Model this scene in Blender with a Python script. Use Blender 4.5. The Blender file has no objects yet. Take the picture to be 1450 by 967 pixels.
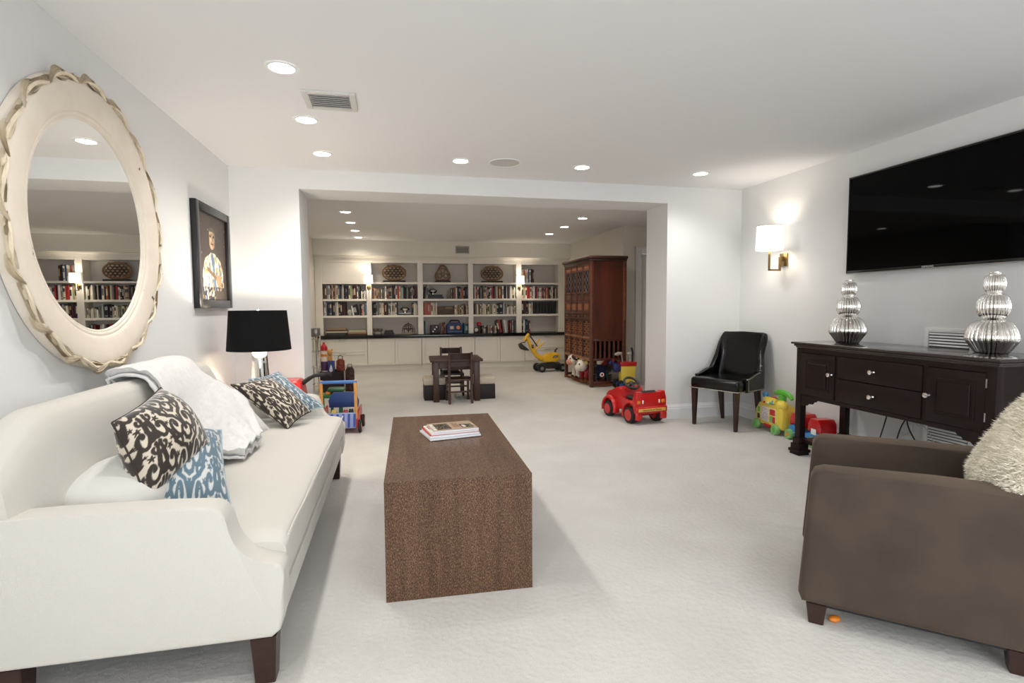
import bpy, bmesh, math, random
from math import sin, cos, pi, radians, sqrt, atan2, hypot, exp
from mathutils import Vector, Matrix, noise

# ------------------------------------------------------------------ camera, world, light, exposure
scene = bpy.context.scene
COL = scene.collection
CEIL = 2.45
XL, XR, YF = -1.39, 3.69, 5.17          # side walls and the partition in front of the camera
CAM_H, YAW, PITCH, ROLL, FPX = 1.2146, 0.2171, -0.0663, -0.0059, 756.0
cam_data = bpy.data.cameras.new('camera')
cam_data.sensor_width = 36.0
cam_data.lens = FPX / 1450.0 * 36.0
cam_data.clip_start = 0.05
cam = bpy.data.objects.new('camera', cam_data)
COL.objects.link(cam)
fw = Vector((sin(YAW) * cos(PITCH), cos(YAW) * cos(PITCH), sin(PITCH)))
rt = Vector((cos(YAW), -sin(YAW), 0.0))
up = rt.cross(fw)
r2 = cos(ROLL) * rt + sin(ROLL) * up
u2 = -sin(ROLL) * rt + cos(ROLL) * up
cam.matrix_world = Matrix(((r2.x, u2.x, -fw.x, 0.0), (r2.y, u2.y, -fw.y, 0.0), (r2.z, u2.z, -fw.z, CAM_H), (0, 0, 0, 1)))
scene.camera = cam

world = bpy.data.worlds.new('world')
scene.world = world
world.use_nodes = True
world.node_tree.nodes['Background'].inputs[0].default_value = (0.80, 0.90, 1.0, 1)
world.node_tree.nodes['Background'].inputs[1].default_value = 0.6

scene.view_settings.view_transform = 'Standard'
scene.view_settings.look = 'None'
scene.view_settings.gamma = 1.0
scene.view_settings.use_curve_mapping = False
scene.view_settings.exposure = 0.60

def area_light(name, loc, size, power, color, rot, shape='RECTANGLE', size_y=None, spread=None):
    d = bpy.data.lights.new(name, 'AREA')
    d.shape = shape
    d.size = size
    if size_y: d.size_y = size_y
    d.energy = power
    d.color = color
    if spread: d.spread = spread
    o = bpy.data.objects.new(name, d)
    COL.objects.link(o)
    o.location = loc
    o.rotation_euler = rot
    return o

# cool daylight added behind the camera, placed at an added unseen window
area_light('added_daylight', (0.9, -2.72, 1.45), 3.4, 82.0, (0.925, 0.962, 1.0), (pi / 2, 0, 0), size_y=1.55)
CAN_POWER = 4.6
CAN_COLOR = (1.0, 0.97, 0.935)
BACK_CAN_POWER = 3.7
BACK_CAN_COLOR = (1.0, 0.88, 0.73)

# ------------------------------------------------------------------ helpers: materials
MATS = {}
def srgb(r, g, b):
    def f(c):
        c /= 255.0
        return c / 12.92 if c <= 0.04045 else ((c + 0.055) / 1.055) ** 2.4
    return (f(r), f(g), f(b), 1.0)

def mat(name, col, rough=0.5, metal=0.0, var=0.0, vscale=8.0, bump=0.0, bscale=200.0, coat=0.0, sheen=0.0, stretch=None, trans=0.0, spec=None, emit=None, estr=0.0):
    """procedural principled material: colour with noise variation and noise bump"""
    if name in MATS: return MATS[name]
    m = bpy.data.materials.new(name)
    m.use_nodes = True
    nt = m.node_tree
    b = nt.nodes['Principled BSDF']
    b.inputs['Base Color'].default_value = col
    b.inputs['Roughness'].default_value = rough
    b.inputs['Metallic'].default_value = metal
    if coat: b.inputs['Coat Weight'].default_value = coat; b.inputs['Coat Roughness'].default_value = 0.08
    if sheen: b.inputs['Sheen Weight'].default_value = sheen; b.inputs['Sheen Roughness'].default_value = 0.4
    if trans: b.inputs['Transmission Weight'].default_value = trans
    if spec is not None: b.inputs['Specular IOR Level'].default_value = spec
    if emit: b.inputs['Emission Color'].default_value = emit; b.inputs['Emission Strength'].default_value = estr
    if var or bump:
        tc = nt.nodes.new('ShaderNodeTexCoord')
        mp = nt.nodes.new('ShaderNodeMapping')
        if stretch: mp.inputs['Scale'].default_value = stretch
        nt.links.new(tc.outputs['Object'], mp.inputs[0])
    if var:
        n = nt.nodes.new('ShaderNodeTexNoise')
        n.inputs['Scale'].default_value = vscale
        n.inputs['Detail'].default_value = 6.0
        nt.links.new(mp.outputs[0], n.inputs['Vector'])
        r = nt.nodes.new('ShaderNodeValToRGB')
        r.color_ramp.elements[0].position = 0.3
        r.color_ramp.elements[1].position = 0.7
        r.color_ramp.elements[0].color = (col[0] * (1 - var), col[1] * (1 - var), col[2] * (1 - var), 1)
        r.color_ramp.elements[1].color = (min(1, col[0] * (1 + var)), min(1, col[1] * (1 + var)), min(1, col[2] * (1 + var)), 1)
        nt.links.new(n.outputs['Fac'], r.inputs[0])
        nt.links.new(r.outputs[0], b.inputs['Base Color'])
    if bump:
        n2 = nt.nodes.new('ShaderNodeTexNoise')
        n2.inputs['Scale'].default_value = bscale
        n2.inputs['Detail'].default_value = 3.0
        nt.links.new(mp.outputs[0], n2.inputs['Vector'])
        bp = nt.nodes.new('ShaderNodeBump')
        bp.inputs['Strength'].default_value = bump
        bp.inputs['Distance'].default_value = 0.004
        nt.links.new(n2.outputs['Fac'], bp.inputs['Height'])
        nt.links.new(bp.outputs[0], b.inputs['Normal'])
    MATS[name] = m
    return m

def vcol_mat(name, rough=0.7, sheen=0.0, bump=0.0, bscale=300.0):
    m = mat(name, (0.8, 0.8, 0.8, 1), rough, bump=bump, bscale=bscale, sheen=sheen)
    nt = m.node_tree
    a = nt.nodes.new('ShaderNodeVertexColor')
    a.layer_name = 'print'
    nt.links.new(a.outputs['Color'], nt.nodes['Principled BSDF'].inputs['Base Color'])
    return m

# ------------------------------------------------------------------ helpers: objects
def finish(name, bm, m, parent=None, loc=None, rot=None, smooth=35.0):
    bmesh.ops.recalc_face_normals(bm, faces=bm.faces)
    me = bpy.data.meshes.new(name)
    bm.to_mesh(me)
    bm.free()
    return link(name, me, m, parent, loc, rot, smooth)

def link(name, me, m, parent=None, loc=None, rot=None, smooth=35.0):
    if m is not None:
        for mm in (m if isinstance(m, (list, tuple)) else [m]):
            me.materials.append(mm)
    if smooth:
        me.shade_smooth()
        me.set_sharp_from_angle(angle=radians(smooth))
    o = bpy.data.objects.new(name, me)
    COL.objects.link(o)
    if parent: o.parent = parent
    if loc is not None: o.location = loc
    if rot is not None: o.rotation_euler = rot
    return o

def tag(o, label=None, cat=None, group=None, kind=None):
    if label: o['label'] = label
    if cat: o['category'] = cat
    if group: o['group'] = group
    if kind: o['kind'] = kind
    return o

def thing(name, label, cat, loc=(0, 0, 0), rz=0.0, group=None, rot=None, scale=None):
    o = bpy.data.objects.new(name, None)
    o.empty_display_size = 0.1
    COL.objects.link(o)
    o.location = loc
    o.rotation_euler = rot if rot else (0, 0, rz)
    if scale: o.scale = scale
    return tag(o, label, cat, group)

def copy_tree(o, parent=None, label=None, group=None):
    c = o.copy()
    COL.objects.link(c)
    c.parent = parent
    if label: c['label'] = label
    if group: c['group'] = group
    for ch in list(o.children):
        copy_tree(ch, c)
    return c

def struct(o, label=None):
    o['kind'] = 'structure'
    if label: o['label'] = label
    return o

# ------------------------------------------------------------------ helpers: shapes added to a bmesh
def BM(): return bmesh.new()

def box(bm, c, s, bevel=0.0, seg=2, rot=None):
    r = bmesh.ops.create_cube(bm, size=1.0)
    vs = r['verts']
    bmesh.ops.scale(bm, vec=s, verts=vs)
    if bevel:
        es = list({e for v in vs for e in v.link_edges})
        rb = bmesh.ops.bevel(bm, geom=es, offset=bevel, segments=seg, profile=0.5, affect='EDGES')
        vs = list({v for v in rb['verts']} | {v for f in rb['faces'] for v in f.verts} | {v for v in vs if v.is_valid})
    if rot is not None:
        bmesh.ops.rotate(bm, cent=(0, 0, 0), matrix=rot, verts=vs)
    bmesh.ops.translate(bm, vec=c, verts=vs)
    return vs

def box2(bm, a, b, bevel=0.0, seg=2):
    return box(bm, tuple((p + q) / 2 for p, q in zip(a, b)), tuple(abs(q - p) for p, q in zip(a, b)), bevel, seg)

def tube(bm, pts, r, n=8, closed=False, flat=None):
    """round tube along points; r a number or list; flat = (k) squashes along the second frame axis"""
    pts = [Vector(p) for p in pts]
    m = len(pts)
    rs = r if isinstance(r, (list, tuple)) else [r] * m
    rings = []
    prev = None
    for i, p in enumerate(pts):
        if closed: t = pts[(i + 1) % m] - pts[(i - 1) % m]
        else: t = pts[min(i + 1, m - 1)] - pts[max(i - 1, 0)]
        t.normalize()
        if prev is None:
            a = Vector((0, 0, 1)) if abs(t.z) < 0.9 else Vector((1, 0, 0))
            e1 = t.cross(a).normalized()
        else:
            e1 = (prev - t * prev.dot(t))
            if e1.length < 1e-6: e1 = t.orthogonal()
            e1.normalize()
        prev = e1
        e2 = t.cross(e1)
        k = flat if flat else 1.0
        rings.append([bm.verts.new(p + rs[i] * (cos(2 * pi * j / n) * e1 + k * sin(2 * pi * j / n) * e2)) for j in range(n)])
    for i in range(m if closed else m - 1):
        A, B = rings[i], rings[(i + 1) % m]
        for j in range(n):
            bm.faces.new((A[j], A[(j + 1) % n], B[(j + 1) % n], B[j]))
    if not closed:
        bm.faces.new(rings[0][::-1]); bm.faces.new(rings[-1])

def lathe(bm, prof, n=24, c=(0, 0, 0), flute=None, axis='Z', caps=True):
    rings = []
    for (r, z) in prof:
        ring = []
        for j in range(n):
            a = 2 * pi * j / n
            rr = r
            if flute: rr = r * (1 + flute[1] * (abs(cos(flute[0] * a / 2)) - 0.6))
            p = (rr * cos(a), rr * sin(a), z)
            if axis == 'X': p = (p[2], p[0], p[1])
            if axis == 'Y': p = (p[0], p[2], p[1])
            ring.append(bm.verts.new((p[0] + c[0], p[1] + c[1], p[2] + c[2])))
        rings.append(ring)
    for A, B in zip(rings, rings[1:]):
        for j in range(n):
            bm.faces.new((A[j], A[(j + 1) % n], B[(j + 1) % n], B[j]))
    if caps:
        bm.faces.new(rings[0][::-1]); bm.faces.new(rings[-1])

def prism(bm, poly, d0, d1, plane='XZ', bevel=0.0, seg=2):
    """extrude a 2-D polygon; plane XZ extrudes along Y, XY along Z, YZ along X"""
    def P(p, d):
        return {'XZ': (p[0], d, p[1]), 'XY': (p[0], p[1], d), 'YZ': (d, p[0], p[1])}[plane]
    A = [bm.verts.new(P(p, d0)) for p in poly]
    B = [bm.verts.new(P(p, d1)) for p in poly]
    n = len(poly)
    fs = [bm.faces.new(A[::-1]), bm.faces.new(B)]
    for i in range(n):
        fs.append(bm.faces.new((A[i], A[(i + 1) % n], B[(i + 1) % n], B[i])))
    if bevel:
        es = list({e for f in fs[:2] for e in f.edges})
        bmesh.ops.bevel(bm, geom=es, offset=bevel, segments=seg, profile=0.5, affect='EDGES')
    return A + B

def grid(bm, fn, nu, nv, cu=False, cv=False):
    vs = [[bm.verts.new(fn(i / (nu if cu else nu - 1), j / (nv if cv else nv - 1))) for j in range(nv)] for i in range(nu)]
    for i in range(nu if cu else nu - 1):
        for j in range(nv if cv else nv - 1):
            bm.faces.new((vs[i][j], vs[(i + 1) % nu][j], vs[(i + 1) % nu][(j + 1) % nv], vs[i][(j + 1) % nv]))
    return vs

def blob(bm, c, s, n=14, rot=None, fn=None, p=1.0):
    """ellipsoid (p<1 squarer) with poles, optional displacement fn(dir)->scale"""
    m = n // 2 + 1
    rings = []
    def pt(a, b):
        d = Vector((cos(b) * cos(a), cos(b) * sin(a), sin(b)))
        q = Vector([math.copysign(abs(k) ** p, k) for k in d])
        if fn: q = q * fn(d)
        q = Vector((q.x * s[0], q.y * s[1], q.z * s[2]))
        if rot is not None: q = rot @ q
        return q + Vector(c)
    for i in range(1, m):
        b = -pi / 2 + pi * i / m
        rings.append([bm.verts.new(pt(2 * pi * j / n, b)) for j in range(n)])
    lo, hi = bm.verts.new(pt(0, -pi / 2)), bm.verts.new(pt(0, pi / 2))
    for A, B in zip(rings, rings[1:]):
        for j in range(n): bm.faces.new((A[j], A[(j + 1) % n], B[(j + 1) % n], B[j]))
    for j in range(n):
        bm.faces.new((lo, rings[0][(j + 1) % n], rings[0][j]))
        bm.faces.new((hi, rings[-1][j], rings[-1][(j + 1) % n]))

def R3(ax, ang): return Matrix.Rotation(ang, 3, ax)

def part_box(name, a, b, m, parent, bevel=0.0, seg=2):
    """a bevelled box between two corners as one part object, in the parent's frame"""
    bm = BM(); box2(bm, a, b, bevel, seg)
    return finish(name, bm, m, parent)

def set_print(o, fn, domain='POINT'):
    """colour print: fn(co)->rgb linear, stored per vertex"""
    me = o.data
    at = me.color_attributes.new('print', 'FLOAT_COLOR', 'POINT')
    for i, v in enumerate(me.vertices):
        c = fn(v.co)
        at.data[i].color = (c[0], c[1], c[2], 1.0)

def text_obj(name, body, size, m, parent, loc, rot, extrude=0.0008, font_scale_x=1.0):
    cu = bpy.data.curves.new(name, 'FONT')
    cu.body = body
    cu.size = size
    cu.extrude = extrude
    cu.align_x = 'CENTER'
    cu.align_y = 'CENTER'
    tmp = bpy.data.objects.new('tmp_text', cu)
    COL.objects.link(tmp)
    dg = bpy.context.evaluated_depsgraph_get()
    me = bpy.data.meshes.new_from_object(tmp.evaluated_get(dg))
    bpy.data.objects.remove(tmp)
    o = link(name, me, m, parent, loc, rot, smooth=None)
    o.scale = (font_scale_x, 1, 1)
    return o

ORD = ['first', 'second', 'third', 'fourth', 'fifth', 'sixth', 'seventh', 'eighth', 'ninth', 'tenth', 'eleventh', 'twelfth', 'thirteenth', 'fourteenth', 'fifteenth', 'sixteenth', 'seventeenth', 'eighteenth', 'nineteenth', 'twentieth', 'twenty-first', 'twenty-second', 'twenty-third', 'twenty-fourth', 'twenty-fifth', 'twenty-sixth', 'twenty-seventh', 'twenty-eighth', 'twenty-ninth', 'thirtieth', 'thirty-first', 'thirty-second', 'thirty-third', 'thirty-fourth', 'thirty-fifth', 'thirty-sixth']
rnd = random.Random(7)

# ------------------------------------------------------------------ materials
M_wall = mat('wall_paint', srgb(229, 229, 228), 0.85, bump=0.05, bscale=120)
M_wall_back = mat('wall_paint_warm', srgb(226, 221, 210), 0.85, bump=0.05, bscale=120)
M_ceil = mat('ceiling_paint', srgb(236, 236, 237), 0.9)
M_trim = mat('trim_paint', srgb(236, 237, 238), 0.4)
M_cab = mat('cabinet_paint', srgb(226, 221, 211), 0.42)
M_white = mat('white_plastic', srgb(240, 240, 238), 0.45)
M_black_gloss = mat('black_gloss', srgb(12, 12, 13), 0.12)
M_black = mat('black_matte', srgb(16, 16, 17), 0.5)
M_rubber = mat('black_rubber', srgb(18, 18, 19), 0.6)
M_chrome = mat('chrome', (0.85, 0.83, 0.80, 1), 0.06, 1.0)
M_silver = mat('brushed_silver', srgb(190, 190, 190), 0.28, 1.0)
M_brass = mat('aged_brass', srgb(150, 124, 84), 0.3, 1.0, var=0.12, vscale=30)
M_red_pl = mat('red_plastic', srgb(196, 22, 24), 0.28, coat=0.3)
M_blue_pl = mat('blue_plastic', srgb(40, 88, 178), 0.35)
M_sky_pl = mat('light_blue_plastic', srgb(62, 142, 205), 0.35)
M_yellow_pl = mat('yellow_plastic', srgb(240, 214, 84), 0.35)
M_green_pl = mat('green_plastic', srgb(96, 186, 60), 0.35)
M_palegreen = mat('pale_green_plastic', srgb(134, 190, 116), 0.4)
M_orange = mat('orange_plastic', srgb(232, 132, 40), 0.35)
M_digger = mat('digger_yellow_plastic', srgb(235, 182, 36), 0.32, coat=0.2)
M_espresso = mat('espresso_wood', srgb(30, 17, 14), 0.42, var=0.25, vscale=5, stretch=(1, 1, 12), coat=0.05, spec=0.22)
M_legwood = mat('dark_leg_wood', srgb(48, 26, 20), 0.3, var=0.2, vscale=6, stretch=(1, 1, 8))
M_kidwood = mat('child_furniture_wood', srgb(62, 34, 23), 0.4, var=0.2, vscale=8, stretch=(1, 6, 1))

def carpet_material():
    m = mat('carpet', srgb(211, 209, 206), 0.95, sheen=0.25)
    nt = m.node_tree
    b = nt.nodes['Principled BSDF']
    tc = nt.nodes.new('ShaderNodeTexCoord')
    # small woven lattice plus pile noise
    vo = nt.nodes.new('ShaderNodeTexVoronoi')
    vo.inputs['Scale'].default_value = 42.0
    nt.links.new(tc.outputs['Object'], vo.inputs['Vector'])
    no = nt.nodes.new('ShaderNodeTexNoise')
    no.inputs['Scale'].default_value = 260.0
    no.inputs['Detail'].default_value = 4.0
    nt.links.new(tc.outputs['Object'], no.inputs['Vector'])
    big = nt.nodes.new('ShaderNodeTexNoise')
    big.inputs['Scale'].default_value = 2.3
    big.inputs['Detail'].default_value = 5.0
    nt.links.new(tc.outputs['Object'], big.inputs['Vector'])
    ramp = nt.nodes.new('ShaderNodeValToRGB')
    ramp.color_ramp.elements[0].position = 0.3
    ramp.color_ramp.elements[1].position = 0.7
    ramp.color_ramp.elements[0].color = srgb(205, 201, 195)
    ramp.color_ramp.elements[1].color = srgb(217, 214, 208)
    nt.links.new(big.outputs['Fac'], ramp.inputs[0])
    mix = nt.nodes.new('ShaderNodeMixRGB')
    mix.blend_type = 'MULTIPLY'
    mix.inputs[0].default_value = 0.22
    nt.links.new(ramp.outputs[0], mix.inputs[1])
    nt.links.new(no.outputs['Fac'], mix.inputs[2])
    nt.links.new(mix.outputs[0], b.inputs['Base Color'])
    add = nt.nodes.new('ShaderNodeMath')
    add.operation = 'ADD'
    nt.links.new(vo.outputs['Distance'], add.inputs[0])
    nt.links.new(no.outputs['Fac'], add.inputs[1])
    bp = nt.nodes.new('ShaderNodeBump')
    bp.inputs['Strength'].default_value = 0.5
    bp.inputs['Distance'].default_value = 0.006
    nt.links.new(add.outputs[0], bp.inputs['Height'])
    nt.links.new(bp.outputs[0], b.inputs['Normal'])
    return m
M_carpet = carpet_material()

# ------------------------------------------------------------------ the setting
YR = -2.6          # wall behind the camera
YB = 10.78         # wall behind the bookcase
T = 0.12
bm = BM(); box2(bm, (XL - 0.3, YR - 0.2, -0.1), (5.0, YB + 0.2, 0.0)); struct(finish('floor', bm, M_carpet), 'pale grey-beige wall-to-wall carpet')
bm = BM(); box2(bm, (XL - 0.3, YR - 0.2, CEIL), (5.0, YB + 0.2, CEIL + 0.1)); struct(finish('ceiling', bm, M_ceil), 'flat white ceiling with recessed lights')
bm = BM(); box2(bm, (XL - T, YR - 0.1, 0), (XL, YF, CEIL)); struct(finish('wall_left', bm, M_wall), 'white wall behind the sofa')
bm = BM(); box2(bm, (XR, YR - 0.1, 0), (XR + T, YF, CEIL)); struct(finish('wall_right', bm, M_wall), 'white wall carrying the television')
OX0, OX1, OZ, YF2 = -0.812, 2.814, 2.276, 5.64
bm = BM()
box2(bm, (XL - T, YF, 0), (OX0, YF2, CEIL)); box2(bm, (OX1, YF, 0), (5.0, YF2, CEIL)); box2(bm, (OX0, YF, OZ), (OX1, YF2, CEIL))
struct(finish('wall_partition', bm, M_wall, smooth=None), 'white partition with the wide cased opening to the playroom')
bm = BM(); box2(bm, (XL - 0.03 - T, YF2, 0), (XL - 0.03, YB, CEIL)); struct(finish('wall_left_playroom', bm, M_wall_back), 'left wall of the playroom')
bm = BM(); box2(bm, (3.5, 7.8, 0), (3.5 + T, YB, CEIL)); struct(finish('wall_right_playroom', bm, M_wall_back), 'right wall of the playroom behind the armoire')
# jog with a door opening facing the camera
DX0, DX1, DZ = 3.80, 4.62, 2.03
bm = BM()
box2(bm, (3.5 + T, 7.8, 0), (DX0, 7.92, CEIL)); box2(bm, (DX1, 7.8, 0), (5.0, 7.92, CEIL)); box2(bm, (DX0, 7.8, DZ), (DX1, 7.92, CEIL))
struct(finish('wall_jog', bm, M_wall_back, smooth=None), 'short playroom wall with a door beside the armoire')
bm = BM(); box2(bm, (4.88, YF2, 0), (5.0, 7.8, CEIL)); struct(finish('wall_alcove', bm, M_wall_back), 'far right wall of the playroom')
bm = BM(); box2(bm, (XL - 0.2, YB, 0), (4.0, YB + 0.1, CEIL)); struct(finish('wall_back', bm, M_wall_back), 'playroom wall behind the bookcase')
# wall behind the camera, with an unseen window added to supply daylight
WX0, WX1, WZ0, WZ1 = -0.8, 2.6, 0.68, 2.22
bm = BM()
box2(bm, (XL - T, YR - T, 0), (WX0, YR, CEIL)); box2(bm, (WX1, YR - T, 0), (XR + T, YR, CEIL))
box2(bm, (WX0, YR - T, 0), (WX1, YR, WZ0)); box2(bm, (WX0, YR - T, WZ1), (WX1, YR, CEIL))
struct(finish('wall_rear', bm, M_wall, smooth=None), 'wall with the added window behind the viewer')
win = thing('added_window_1', 'wide white framed window added behind the viewer', None, (0, YR, 0)); struct(win)
bm = BM()
for a, b in (((WX0, -T, WZ0), (WX0 + 0.05, -0.02, WZ1)), ((WX1 - 0.05, -T, WZ0), (WX1, -0.02, WZ1)), ((WX0, -T, WZ0), (WX1, -0.02, WZ0 + 0.05)), ((WX0, -T, WZ1 - 0.05), (WX1, -0.02, WZ1))): box2(bm, a, b)
finish('window_frame', bm, M_trim, win)
for k in (1, 2):
    x = WX0 + (WX1 - WX0) * k / 3
    part_box('mullion', (x - 0.025, -T, WZ0), (x + 0.025, -0.02, WZ1), M_trim, win)
part_box('window_sill', (WX0 - 0.05, -0.01, WZ0 - 0.03), (WX1 + 0.05, 0.08, WZ0), M_trim, win)
# soffit over the bookcase
SY, SZ = 10.33, 2.165
bm = BM(); box2(bm, (XL - 0.03, SY, SZ), (3.5, YB, CEIL)); struct(finish('trim_1', bm, M_wall_back), 'boxed soffit above the bookcase')

def baseboard(name, p, q, nx, ny):
    """skirting from p to q on a wall whose inner normal is (nx, ny)"""
    L = hypot(q[0] - p[0], q[1] - p[1])
    prof = [(0, 0), (0.016, 0), (0.016, 0.105), (0.012, 0.115), (0.012, 0.125), (0.006, 0.14), (0.004, 0.152), (0, 0.152)]
    bm = BM()
    A = [bm.verts.new((p[0] + nx * d, p[1] + ny * d, z)) for d, z in prof]
    B = [bm.verts.new((q[0] + nx * d, q[1] + ny * d, z)) for d, z in prof]
    n = len(prof)
    bm.faces.new(A); bm.faces.new(B[::-1])
    for i in range(n): bm.faces.new((A[i], A[(i + 1) % n], B[(i + 1) % n], B[i]))
    return struct(finish(name, bm, M_trim, smooth=None), 'white moulded baseboard')
baseboard('baseboard_left', (XL, YR), (XL, YF), 1, 0)
baseboard('baseboard_right', (XR, YR), (XR, YF), -1, 0)
baseboard('baseboard_partition_left', (XL, YF), (OX0, YF), 0, -1)
baseboard('baseboard_partition_right', (OX1, YF), (XR, YF), 0, -1)
baseboard('baseboard_jamb', (OX1, YF), (OX1, YF2), -1, 0)
baseboard('baseboard_playroom_left', (XL - 0.03, YF2), (XL - 0.03, 10.3), 1, 0)
baseboard('baseboard_playroom_right', (3.5, 7.8), (3.5, 10.3), -1, 0)
# door beside the armoire
d1 = thing('door_1', 'white panel door partly hidden behind the opening', None, (DX0, 7.8, 0)); struct(d1)
bm = BM(); box2(bm, (0.01, 0.05, 0.01), (DX1 - DX0 - 0.01, 0.09, DZ - 0.01), 0.003)
for z0, z1 in ((0.2, 0.9), (1.05, 1.85)):
    for x0, x1 in ((0.12, 0.38), (0.46, 0.72)): box2(bm, (x0, 0.043, z0), (x1, 0.06, z1), 0.006)
finish('door_leaf', bm, M_trim, d1)
bm = BM()
for a, b in (((-0.1, -0.022, 0), (0.0, 0.0, DZ + 0.1)), ((DX1 - DX0, -0.022, 0), (DX1 - DX0 + 0.1, 0.0, DZ + 0.1)), ((0, -0.022, DZ), (DX1 - DX0, 0.0, DZ + 0.1))): box2(bm, a, b, 0.006)
for a, b in (((-0.1, -0.032, 0), (-0.075, 0.0, DZ + 0.1)), ((-0.02, -0.028, 0), (0.0, 0.0, DZ))): box2(bm, a, b, 0.004)
finish('door_casing', bm, M_trim, d1)

# ------------------------------------------------------------------ recessed ceiling lights
M_lens = mat('lamp_lens', (1, 1, 1, 1), 0.5, emit=(1.0, 0.97, 0.93, 1), estr=9.0)
M_lens.cycles.emission_sampling = 'NONE'
def can_light(x, y, label, power, color, group):
    t = thing('recessed_light', label, 'ceiling light', (x, y, CEIL), 0, group)
    bm = BM(); lathe(bm, [(0.062, -0.001), (0.064, -0.006), (0.082, -0.006), (0.084, -0.001)], 32, caps=False)
    finish('trim_ring', bm, M_white, t)
    bm = BM(); lathe(bm, [(0.064, -0.002), (0.06, -0.0035), (0.001, -0.004)], 32)
    finish('lens', bm, M_lens, t)
    d = bpy.data.lights.new('recessed_light_lamp', 'SPOT')
    d.energy = power * 4.6
    d.color = color
    d.spot_size = radians(150)
    d.spot_blend = 0.9
    d.shadow_soft_size = 0.055
    o = bpy.data.objects.new('recessed_light_lamp', d)
    COL.objects.link(o)
    o.parent = t
    o.location = (0, 0, -0.03)
G1, G2 = 'recessed lights of the living room', 'recessed lights of the playroom'
for (x, y, l) in ((-0.54, 3.03, 'round recessed ceiling light nearest the viewer, above the sofa'), (-0.54, 3.82, 'round recessed ceiling light just past the square ceiling vent'), (-0.54, 4.62, 'round recessed ceiling light nearest the left corner, above the table lamp'),
                  (0.58, 4.62, 'round recessed ceiling light just left of the round ceiling speaker'), (1.67, 4.62, 'round recessed ceiling light just right of the round ceiling speaker'), (2.85, 4.62, 'round recessed ceiling light above the black leather chair')):
    can_light(x, y, l, CAN_POWER, CAN_COLOR, G1)
k = 0
for y in (2.2, 0.6, -1.0):
    for x in (-0.54, 0.9, 2.4):
        if y == 2.2 and x > 0: continue
        can_light(x, y, 'recessed ceiling light out of view, %s column, %s row behind the viewer' % (ORD[(-0.54, 0.9, 2.4).index(x)], ORD[(2.2, 0.6, -1.0).index(y)]), CAN_POWER, CAN_COLOR, 'recessed lights out of view')
for i, y in enumerate((7.35, 8.24, 9.1, 9.96)):
    can_light(-0.59, y, 'small recessed playroom light, %s from the opening in the left row' % ORD[i], BACK_CAN_POWER, BACK_CAN_COLOR, G2)
for i, y in enumerate((6.46, 7.27, 8.1, 8.93)):
    can_light(2.64, y, 'small recessed playroom light, %s from the opening in the right row' % ORD[i], BACK_CAN_POWER, BACK_CAN_COLOR, G2)

# ceiling vent and speaker
def louvre_vent(name, label, w, h, depth, nslat, loc, rot, m_frame, m_back, border=0.03, tilt=-30):
    """frame in local XZ plane facing -Y, slats as parts"""
    t = thing(name, label, 'vent', loc, rot=rot)
    bm = BM()
    box2(bm, (-w / 2, -depth, -h / 2), (-w / 2 + border, 0, h / 2), 0.002); box2(bm, (w / 2 - border, -depth, -h / 2), (w / 2, 0, h / 2), 0.002)
    box2(bm, (-w / 2 + border, -depth, h / 2 - border), (w / 2 - border, 0, h / 2), 0.002); box2(bm, (-w / 2 + border, -depth, -h / 2), (w / 2 - border, 0, -h / 2 + border), 0.002)
    finish('frame', bm, m_frame, t)
    part_box('backing', (-w / 2 + border, -0.002, -h / 2 + border), (w / 2 - border, 0, h / 2 - border), m_back, t)
    hh = h - 2 * border
    bm = BM(); box(bm, (0, 0, 0), (w - 2 * border - 0.012, 0.002, hh / nslat * 0.62), rot=R3('X', radians(tilt)))
    me = bpy.data.meshes.new('slat'); bm.to_mesh(me); bm.free(); me.materials.append(m_frame)
    for i in range(nslat):
        o = bpy.data.objects.new('slat', me); COL.objects.link(o); o.parent = t
        o.location = (0, -depth * 0.62, -hh / 2 + hh * (i + 0.5) / nslat)
    return t
M_ventback = mat('vent_shadow_grey', srgb(96, 96, 98), 0.9)
louvre_vent('ceiling_vent', 'square white louvred vent in the ceiling between two recessed lights', 0.30, 0.28, 0.012, 7, (-0.345, 3.44, CEIL), (pi / 2, 0, 0), mat('vent_paint', srgb(214, 212, 208), 0.6), mat('vent_plenum', srgb(176, 176, 176), 0.9), 0.035, tilt=35)
spk = thing('ceiling_speaker', 'round grey mesh speaker set flush in the ceiling', 'speaker', (0.96, 4.6, CEIL))
bm = BM(); lathe(bm, [(0.136, 0), (0.136, -0.006), (0.128, -0.006), (0.127, 0)], 40, caps=False); finish('rim', bm, M_white, spk)
bm = BM(); lathe(bm, [(0.128, -0.0035), (0.1, -0.0045), (0.001, -0.005)], 40); finish('grille', bm, mat('speaker_mesh', srgb(206, 203, 200), 0.8, bump=0.6, bscale=500), spk)
louvre_vent('soffit_vent', 'small grey vent grille in the soffit above the bookcase', 0.27, 0.15, 0.01, 6, (1.31, SY, 2.30), (0, 0, 0), mat('vent_grey', srgb(176, 172, 165), 0.6), M_ventback, 0.02)

# ================================================================== living room furniture
import numpy as np
def shift(bm, o):
    bmesh.ops.translate(bm, vec=(-o[0], -o[1], -o[2]), verts=bm.verts)

def sstep(a, b, x):
    t = max(0.0, min(1.0, (x - a) / (b - a)))
    return t * t * (3 - 2 * t)

def weave_mat(name, col, scale=900.0, rough=0.85, strength=0.3):
    """plain upholstery cloth: fine thread noise in colour and relief"""
    return mat(name, col, rough, sheen=0.2, bump=strength, bscale=scale, var=0.03, vscale=scale * 0.5)
M_sofa = weave_mat('cream_upholstery', srgb(203, 199, 190), 700, strength=0.35)

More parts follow.
